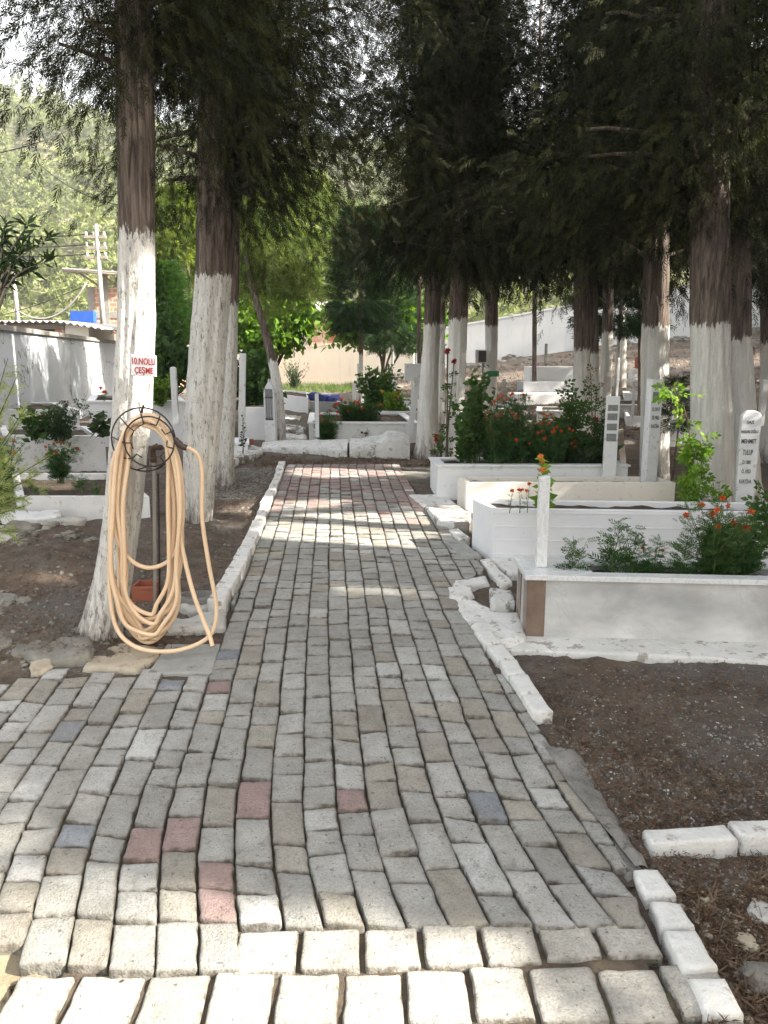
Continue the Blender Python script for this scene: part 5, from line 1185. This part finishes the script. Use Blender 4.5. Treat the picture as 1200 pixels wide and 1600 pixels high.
pebbles(520, lambda: (RG.uniform(1050,1220), RG.uniform(1400,1620)), .004, .015, 'rock_beige', 'gravel', 'coarse tan pebbles in the lower right corner')
def needles(n, region, label, L=.03, m='dry_leaf'):
    xy = scatter_xy(n, region); n = len(xy); cl = fbm(xy[:,0]*2.2, xy[:,1]*2.2, 5, 3); k = cl+rng.normal(size=n)*.25 > -.1; xy = xy[k]; n = len(xy)
    z = soil(xy[:,0], xy[:,1])+.003+rng.random(n)*.006; d = uvec(n); d[:,2] *= .25
    V, T = place([np.array([blade(1,.10), blade(.7,.09,.7,0,(.2,0,0)), blade(.6,.09,-.8,.1,(.4,0,0))])], np.stack([xy[:,0],xy[:,1],z],1), d, rng.uniform(.5,1.4,n)*L)
    tag(link('needle_litter', np_mesh(V, np.arange(len(V)).reshape(-1,4), False, T), m), label, 'needle litter', None, 'stuff')
needles(15000, reg_r, 'reddish brown fallen needles over the bare soil on the right')
needles(10000, reg_l, 'brown fallen cypress needles over the soil on the left', .035)
needles(1500, lambda: (RG.uniform(1040,1220), RG.uniform(1390,1620)), 'dry tufts and needles in the lower right corner', .05, 'dry_leaf')
needles(1800, lambda: (RG.uniform(-60,90), RG.uniform(1480,1620)), 'dry straw on the sandy soil at the lower left corner', .03, 'dry_leaf')
needles(5000, lambda: (RG.uniform(400,700), RG.uniform(712,733)), 'fallen needles on the soil beyond the far end of the path', .05)

def slope_litter():
    n = 16000; px = rng.uniform(560, 1230, n); Y = rng.uniform(12, 31, n); x = (px-600)/1200*Y; z = g0(x, Y); k = (x > -1.5); x, Y, z = x[k], Y[k], z[k]; n = len(x)
    d = uvec(n); d[:, 2] = np.abs(d[:, 2])*.3; V, T = place([tmpl_clump(5, 3, .12, 1.)], np.stack([x, Y, z+.0], 1), d, rng.uniform(.05, .16, n))
    tag(link('leaf_litter', np_mesh(V, np.arange(len(V)).reshape(-1,4), False, T), 'dry_leaf'), 'brown litter and dry weeds over the slope among the right graves', 'litter', None, 'stuff')
slope_litter()
rk = []
for i in range(170):
    Y = random.uniform(13, 30); x = random.uniform(0, .5)*Y; rk.append(((x, Y, float(g0(x, Y))), random.uniform(.04, .16)))
scatter_rocks('rubble', rk, 'rock_grey', 'scattered grey stones over the slope among the right graves')
# ------------------------------------------------------------------ plants
def plant(label, x, y, z, h, w, stems=6, leaf=TF, lm='feather_leaf', ls=.06, per=26, flowers=0, fm='orange_petal', fs=.022, name='marigold', cat='plant', group=None, up=.5, stem_m='stem_green', spread=1., fz=(.75,1.05), seed=None, lowfrac=.15, dens=None, droop=0):
    r = np.random.default_rng(int(abs(x*977+y*131))+3 if seed is None else seed); t = thing(name, label, cat, (x, y, z), group); b = MB(); ch = []; tops = []
    for s in range(stems):
        a = r.uniform(0, 6.28); e = r.uniform(.1, 1)*w/2*spread; hh = h*r.uniform(.6, 1.0); p0 = np.array([x+r.normal()*w*.06, y+r.normal()*w*.06, z-.02]); p2 = np.array([x+math.cos(a)*e, y+math.sin(a)*e*.8, z+hh]); p1 = (p0+p2)/2+np.array([math.cos(a), math.sin(a), 0])*e*-.12
        q = spline([p0, p1, p2], 5); rr_ = max(.0022, h*.008); b.tube(q, [rr_*(1-.6*k/(len(q)-1)) for k in range(len(q))], 5); tops.append(p2)
        n = per; tt = r.uniform(lowfrac, 1, n); pp = np.array(q)[np.clip((tt*(len(q)-1)).round().astype(int), 0, len(q)-1)]+r.normal(size=(n,3))*w*.035
        az = r.uniform(0, 6.28, n); dd = np.stack([np.cos(az), np.sin(az), np.full(n, up)+r.normal(size=n)*.3-droop], 1)
        ch.append(place(leaf, pp, dd, r.uniform(.6,1.2,n)*ls*(1.15-.5*tt), np.clip(.25+.6*tt+r.normal(size=n)*.15, 0, 1)))
    b.build('stems', stem_m, t); foliage('leaves', ch, lm, t)
    for k in range(flowers):
        tp = tops[k % len(tops)]; j = 0 if k < len(tops) else 1; c = tp+np.array([r.normal()*w*.18*j, r.normal()*w*.15*j, .012 - j*r.uniform(0, .45)*h*(1-fz[0])*2]); flower(c, fs*r.uniform(.75,1.2), fm, t, r)
    return t
def flower(c, s, m, t, r):
    n = 26; d = r.normal(size=(n,3)); d[:,2] = d[:,2]*.8+.25; d /= np.linalg.norm(d, axis=1)[:,None]; tm = [np.array([blade(1,.62,0,0,(0,0,0),.5)])]
    V, T = place(tm, np.repeat(c[None], n, 0), d, s*r.uniform(.8,1.1,n)); c2 = MB(); c2.tube([c-(0,0,s*.35), c+(0,0,s*.1)], [s*.15, s*.5], 7)
    k = len(V); V = np.concatenate([V, np.array(c2.v)]); F = [tuple(range(i*4, i*4+4)) for i in range(k//4)]+[tuple(j+k for j in f) for f in c2.f]
    q = MB(); q.v = [tuple(v) for v in V]; q.f = F; q.sm = [False]*len(F); q.build('flower', m, t)
def pP(px, py, Y): p = P(px, py, Y); return p
# in the marble tomb (front row)
ym = float(ptA(1, LvA*.55)[1]); zA = topA-.07
def inA(px, py_top, w, label, **k):
    p = P(px, 880, ym); h = P(px, py_top, ym)[2]-zA; plant(label, p[0], ym, zA, h, w, **k)
inA(896, 834, .13, 'small feathery marigold seedling at the left end of the marble tomb', stems=3, per=16, ls=.085)
inA(958, 815, .20, 'feathery marigold plant second from the left in the marble tomb', stems=4, per=20, ls=.105)
inA(986, 824, .14, 'thin feathery marigold third from the left in the marble tomb', stems=3, per=20, ls=.085)
inA(1024, 838, .17, 'bushy low marigold with dark buds in the middle of the marble tomb', stems=7, per=20, ls=.06, flowers=4, fm='dark_orange_petal', fs=.012)
inA(1068, 826, .2, 'pale feathery marigold right of the middle of the marble tomb', stems=4, per=18, ls=.09)
inA(1112, 778, .42, 'tall marigold bush with open orange flowers in the marble tomb', stems=24, per=34, ls=.075, flowers=12, fs=.022, lm='rose_leaf')
inA(1162, 790, .34, 'tall dark leafy marigold at the right side of the marble tomb', stems=14, per=30, ls=.075, lm='feather_leaf')
inA(1150, 845, .2, 'low dry-tipped plant at the right side of the marble tomb', stems=7, per=18, ls=.045, lm='rose_leaf')
p = P(1196, 870, 4.4); plant('rose shoot with rounded leaves at the right edge of the view', p[0]+.02, 4.4, zA, P(1190,740,4.4)[2]-zA, .28, stems=6, leaf=TR, lm='rose_leaf', ls=.13, per=14, name='rose_bush')
# zinnia behind the marble post
pB = P(850, 790, 5.0); plant('bright sunlit zinnia with orange bloom behind the marble post', pB[0], 5.0, pB[2]-.05, P(850,716,5.0)[2]-pB[2]+.05, .22, stems=5, leaf=TL, lm='lime_leaf', ls=.085, per=16, flowers=4, fm='pale_orange_petal', fs=.024, name='zinnia')
for i, px in enumerate((797, 812, 824)):
    q = P(px, 790, 5.05); plant(['pale yellow-stemmed marigold leftmost in the ribbed tomb','small orange marigold in the ribbed tomb, beside the pale one','small orange marigold nearest the zinnia in the ribbed tomb'][i], q[0], 5.05, q[2]-.03, P(px,[765,752,756][i],5.05)[2]-q[2]+.03, .06, stems=2, per=6, ls=.035, flowers=2, fs=.016)
# marigold mass and roses in the coped white tomb
ft, aD, uD, vD, LuD, LvD, topD, ptD = tD
def inD(px, py_top, w, label, r_=.5, **k):
    yy = float(aD[1]+LvD*r_); p = P(px, 726, yy); h = P(px, py_top, yy)[2]-topD+.03; plant(label, p[0], yy, topD-.03, h, w, **k)
for i, (px, py, w_) in enumerate([(780,622,.42),(808,612,.5),(836,640,.45),(770,655,.35),(862,660,.42),(800,668,.5),(840,672,.5),(885,690,.3)]):
    inD(px, py, w_, f'orange marigold bush, {ORD[i]} in the overgrown coped white tomb', .2+.1*(i % 4), stems=26, per=34, ls=.085, flowers=12, fs=.021, lm='feather_leaf', group='marigold bushes in the coped white tomb')
inD(738, 575, .5, 'tall leafy bush with broad leaves at the left end of the coped white tomb', .55, stems=18, leaf=TL, lm='rose_leaf', ls=.11, per=50, name='leafy_bush')
inD(722, 640, .35, 'trailing dark-leaved shrub hanging at the left end of the coped tomb', .4, stems=12, leaf=TL, lm='rose_leaf', ls=.08, per=40, name='leafy_bush')
inD(893, 600, .36, 'tall dark rose bush in the right half of the coped white tomb', .6, stems=8, leaf=TR, lm='rose_leaf', ls=.17, per=22, name='rose_bush', stem_m='stem_brown')
inD(925, 575, .16, 'thin rose stem with brownish leaves climbing before the paired cypress', .7, stems=2, leaf=TR, lm='dry_leaf', ls=.12, per=16, name='rose_bush', stem_m='stem_brown')
inD(936, 632, .26, 'rose bush with two dark red blooms right of the tall dark rose', .5, stems=5, leaf=TR, lm='rose_leaf', ls=.16, per=18, flowers=2, fm='red_petal', fs=.04, name='rose_bush')
inD(925, 700, .45, 'low dark shrub at the right end of the coped white tomb', .35, stems=26, leaf=TR, lm='oleander_leaf', ls=.10, per=20, name='shrub')
q = P(697, 742, 9.0); plant('climbing rose with dark red flowers between the two path-end cypresses', q[0], 9.0, q[2], P(694,515,9.0)[2]-q[2], .16, stems=3, leaf=TR, lm='rose_leaf', ls=.12, per=14, flowers=3, fm='red_petal', fs=.04, name='rose_bush', stem_m='stem_brown')
q = P(684, 712, 9.4); plant('low red rose at the foot of the path-end cypress', q[0], 9.4, q[2], P(682,675,9.4)[2]-q[2], .2, stems=4, leaf=TR, lm='rose_leaf', ls=.08, per=8, flowers=3, fm='red_petal', fs=.04, name='rose_bush')
# sunlit climbing rose before the thickest cypress
q = P(1086, 786, 6.1)
def climber():
    Y = 6.1; t = thing('climbing_rose', 'sunlit climbing rose with fresh yellow-green leaves before the thickest cypress', 'plant', tuple(q)); b = MB(); ch = []
    for path in ([(1084,788),(1082,720),(1076,670),(1066,630),(1048,604)], [(1086,788),(1096,740),(1090,700),(1070,690)], [(1082,788),(1072,750),(1080,715),(1100,690)]):
        s_ = spline([P(x, y, Y+.02*i) for i, (x, y) in enumerate(path)], 8); b.tube(s_, [.006*(1-.6*k/(len(s_)-1)) for k in range(len(s_))], 6)
        n = 46; k = rng.integers(2, len(s_), n); az = rng.uniform(0, 6.28, n); hz = np.array(s_)[k]+rng.normal(size=(n,3))*[.028,.03,.03]
        ch.append(place(TR, hz, np.stack([np.cos(az), np.sin(az), rng.normal(size=n)*.4], 1), rng.uniform(.6,1.2,n)*.11, rng.random(n)))
    n = 45; pp = P(1088,765,Y)+rng.normal(size=(n,3))*[.10,.09,.09]; ch.append(place(TR, pp, uvec(n), rng.uniform(.7,1.2,n)*.12, rng.random(n)*.3))
    b.build('stems', 'stem_brown', t); foliage('leaves', ch, 'lime_leaf', t)
climber()
# centre plants
def pl(px, base_py, top_py, Y, w, label, **k):
    p = P(px, base_py, Y); plant(label, p[0], Y, p[2], P(px, top_py, Y)[2]-p[2], w, **k)
YE = G(500,692)[1]
pl(511, 700, 640, YE-.15, .42, 'round dark green marigold bush in front of the white tomb beyond the kerb', stems=34, per=34, ls=.09, lm='feather_leaf', flowers=9, fs=.032, fm='dark_orange_petal')
pl(566, 702, 662, YE-.12, .25, 'small plant with dark maroon blooms before the white tomb beyond the kerb', stems=7, per=12, ls=.07, flowers=6, fm='maroon_petal', fs=.03, lm='rose_leaf')
for i, (px, py, w_) in enumerate([(545,625,.5),(560,632,.55),(578,628,.5)]):
    pl(px, 662, py, YE+.35, w_, f'marigold clump growing in the white tomb beyond the kerb, {ORD[i]} from the left', stems=22, per=26, ls=.11, flowers=6, fs=.035)
pl(590, 655, 575, 15.5, 1.1, 'tall green shrub beyond the white tomb, in front of the fruit tree', stems=30, per=40, leaf=TL, ls=.16, lm='rose_leaf', name='shrub')
pl(617, 655, 612, 14.5, .7, 'yellow-green shrub with small pale blooms left of the leaning post', stems=24, per=34, leaf=TL, ls=.12, lm='bright_leaf', name='shrub', flowers=4, fm='pale_orange_petal', fs=.035)
pl(585, 672, 640, YE+.4, .25, 'small dark sapling in the white tomb beyond the kerb', stems=4, per=14, leaf=TL, ls=.09, lm='oleander_leaf', name='shrub')
pl(460, 612, 563, 30, 1.6, 'upright cactus-like shrub against the cream wall', stems=26, per=10, leaf=TN, ls=.25, lm='oleander_leaf', name='shrub', spread=.9, up=1.6)
pl(403, 640, 590, 14, 1.0, 'dark green shrub between the leaning white trunk and the boards', stems=26, per=40, leaf=TL, ls=.12, lm='feather_leaf', name='shrub')
pl(250, 632, 583, 11.2, .55, 'fresh green bush in the white lipped tomb behind the hose tree', stems=26, per=40, leaf=TL, ls=.08, lm='bright_leaf', name='shrub')
pl(380, 705, 640, 9.2, .2, 'dead brown stems with few leaves beside the path-side pillar base', stems=5, per=8, leaf=TL, ls=.05, lm='oleander_leaf', name='dry_plant', stem_m='dead_grey')
pl(163, 625, 606, 11, .25, 'single orange marigold on the white lipped tomb at the left', stems=4, per=10, ls=.06, flowers=2, fs=.04)
# left foreground plants
pl(60, 690, 632, 8.6, .7, 'leafy green plants with dry heads in the tomb under the boundary wall, left clump', stems=14, per=18, leaf=TL, ls=.11, lm='rose_leaf', name='shrub', flowers=3, fm='maroon_petal', fs=.02)
pl(96, 690, 628, 8.6, .6, 'tall dry-headed plants in the tomb under the boundary wall, right clump', stems=16, per=22, leaf=TR, ls=.10, lm='oleander_leaf', name='shrub', flowers=4, fm='maroon_petal', fs=.018)
pl(155, 680, 640, 8.4, .4, 'trailing dark vine beside the hose tree, on the lipped tomb', stems=7, per=12, leaf=TL, ls=.12, lm='oleander_leaf', name='vine', droop=.4)
pl(94, 752, 692, 6.9, .42, 'marigold bush with rust-red blooms between the two left graves', stems=20, per=28, ls=.08, flowers=11, fm='dark_orange_petal', fs=.02)
pl(128, 766, 738, 6.6, .3, 'thin small green plant right of the rust-red marigold', stems=5, per=12, ls=.06)
pl(6, 790, 668, 5.6, .45, 'dark marigold bush at the far left edge with two orange blooms', stems=16, per=24, ls=.08, flowers=4, fm='orange_petal', fs=.02)
for i, (px, lb) in enumerate([(55,'small seedling in the low grave edge plot, left'),(150,'small seedling in the low grave edge plot, right')]): pl(px, 770, 752, 6.4, .15, lb, stems=3, per=6, leaf=TL, ls=.05, lm='rose_leaf', name='seedling')
def spray_shrub():
    Y = 3.9; t = thing('feathery_shrub', 'pale yellow-green feathery shrub reaching in from the left edge', 'shrub', tuple(P(-60,900,Y))); b = MB(); ch = []
    for k, (x1, y1) in enumerate([(38,640),(36,695),(30,580),(78,712),(80,762),(40,790),(20,830),(-5,600),(10,740),(60,740),(30,660),(12,560)]):
        a = P(-60+random.uniform(-10,10), 880, Y); q = spline([a, P(-30+x1*.2, (880+y1)/2-20, Y+.05), P(x1, y1, Y+random.uniform(-.12,.12))], 10); b.tube(q, [.006*(1-.7*i/(len(q)-1)) for i in range(len(q))], 5)
        n = 30; i_ = np.clip((rng.uniform(.4, 1, n)*(len(q)-1)).astype(int), 0, len(q)-1); d0 = (q[-1]-q[-4]); d0 /= np.linalg.norm(d0)
        ch.append(place([TC[0]], np.array(q)[i_], uvec(n)*.7+d0*1.0, rng.uniform(.04,.10,n), rng.random(n)))
    b.build('stems', 'stem_green', t); foliage('leaves', ch, 'sage_leaf', t)
spray_shrub()
def oleander():
    Y = 5.2; t = thing('oleander', 'oleander branches with dark lance leaves at the left edge against the hill', 'shrub', tuple(P(-60,690,Y))); b = MB(); ch = []
    for (x1, y1) in [(42,352),(8,350),(76,372),(84,405),(30,400),(-10,380),(50,425),(12,440),(38,378)]:
        q = spline([P(-90,720,Y), P(-20,540,Y), P(-2+x1*.25, (y1+470)/2, Y), P(x1, y1, Y+random.uniform(-.2,.2))], 8); b.tube(q, [.014*(1-.85*i/(len(q)-1)) for i in range(len(q))], 6)
        n = 34; i_ = np.clip((rng.uniform(.72, 1.05, n)*(len(q)-1)).astype(int), 0, len(q)-1); ch.append(place(TN, np.array(q)[i_], uvec(n)+[0,0,.5], rng.uniform(.06,.125,n), rng.random(n)))
    b.build('stems', 'old_wood', t); foliage('leaves', ch, 'oleander_leaf', t)
oleander()
# grass strip by the far wall, ground cover
def grass(n, region, label, L=.3, Yr=None):
    xy = scatter_xy(n, region); n = len(xy); z = g0(xy[:,0], xy[:,1]); d = uvec(n)*.5+[0,0,1.]
    V, T = place([np.array([blade(1,.06,0,.0), blade(.8,.06,.4,0), blade(.7,.06,-.5,0)])], np.stack([xy[:,0],xy[:,1],z],1), d, rng.uniform(.4,1.2,n)*L)
    tag(link('grass', np_mesh(V, np.arange(len(V)).reshape(-1,4), False, T), 'grass_leaf'), label, 'grass', None, 'stuff')
grass(1300, lambda: (RG.uniform(440,550), RG.uniform(602,615)), 'weedy green grass at the foot of the cream wall', .24)
# tag and box on the dark mid-distance cypress
p = P(771, 584, 14.5-.18); tag(MB().box((p[0]-.10,p[1]-.01,p[2]-.05),(p[0]+.10,p[1],p[2]+.05)).build('tree_tag', 'green_plastic', bevel=.01), 'green plastic tag on the whitewashed mid-distance trunk', 'tag')
p = P(752, 557, 14.3); t = thing('wall_box', 'small dark-faced white box left of the trunk with the green tag', 'box', tuple(p))
MB().box((p[0]-.10,p[1],p[2]-.12),(p[0]+.09,p[1]+.12,p[2]+.12)).build('case', 'whitewash', t, bevel=.005); MB().box((p[0]-.05,p[1]-.012,p[2]-.10),(p[0]+.09,p[1]-.002,p[2]+.10)).build('front', 'dark_inside', t)
MB().tube([(p[0]+.04,p[1]+.06,float(g0(p[0],p[1]))-.1),(p[0]+.04,p[1]+.06,p[2]-.12)], .02, 8).build('post', 'pole_concrete', t)

# ------------------------------------------------------------------ air between the grove and the hill
def haze():
    o = MB().box((-232,-62,-3),(272,302,66)).build('haze', None, origin=(0,0,0)); m = bpy.data.materials.new('haze_air'); m.use_nodes = True; nt = m.node_tree; nt.nodes.clear()
    out = nt.nodes.new('ShaderNodeOutputMaterial'); v = nt.nodes.new('ShaderNodeVolumePrincipled'); v.inputs['Color'].default_value = (.93,.96,1,1); v.inputs['Density'].default_value = .0011; v.inputs['Anisotropy'].default_value = .3
    nt.links.new(v.outputs[0], out.inputs['Volume']); o.data.materials.append(m); o['kind'] = 'stuff'; o['label'] = 'thin pale summer haze between the grove and the wooded hill'
haze()
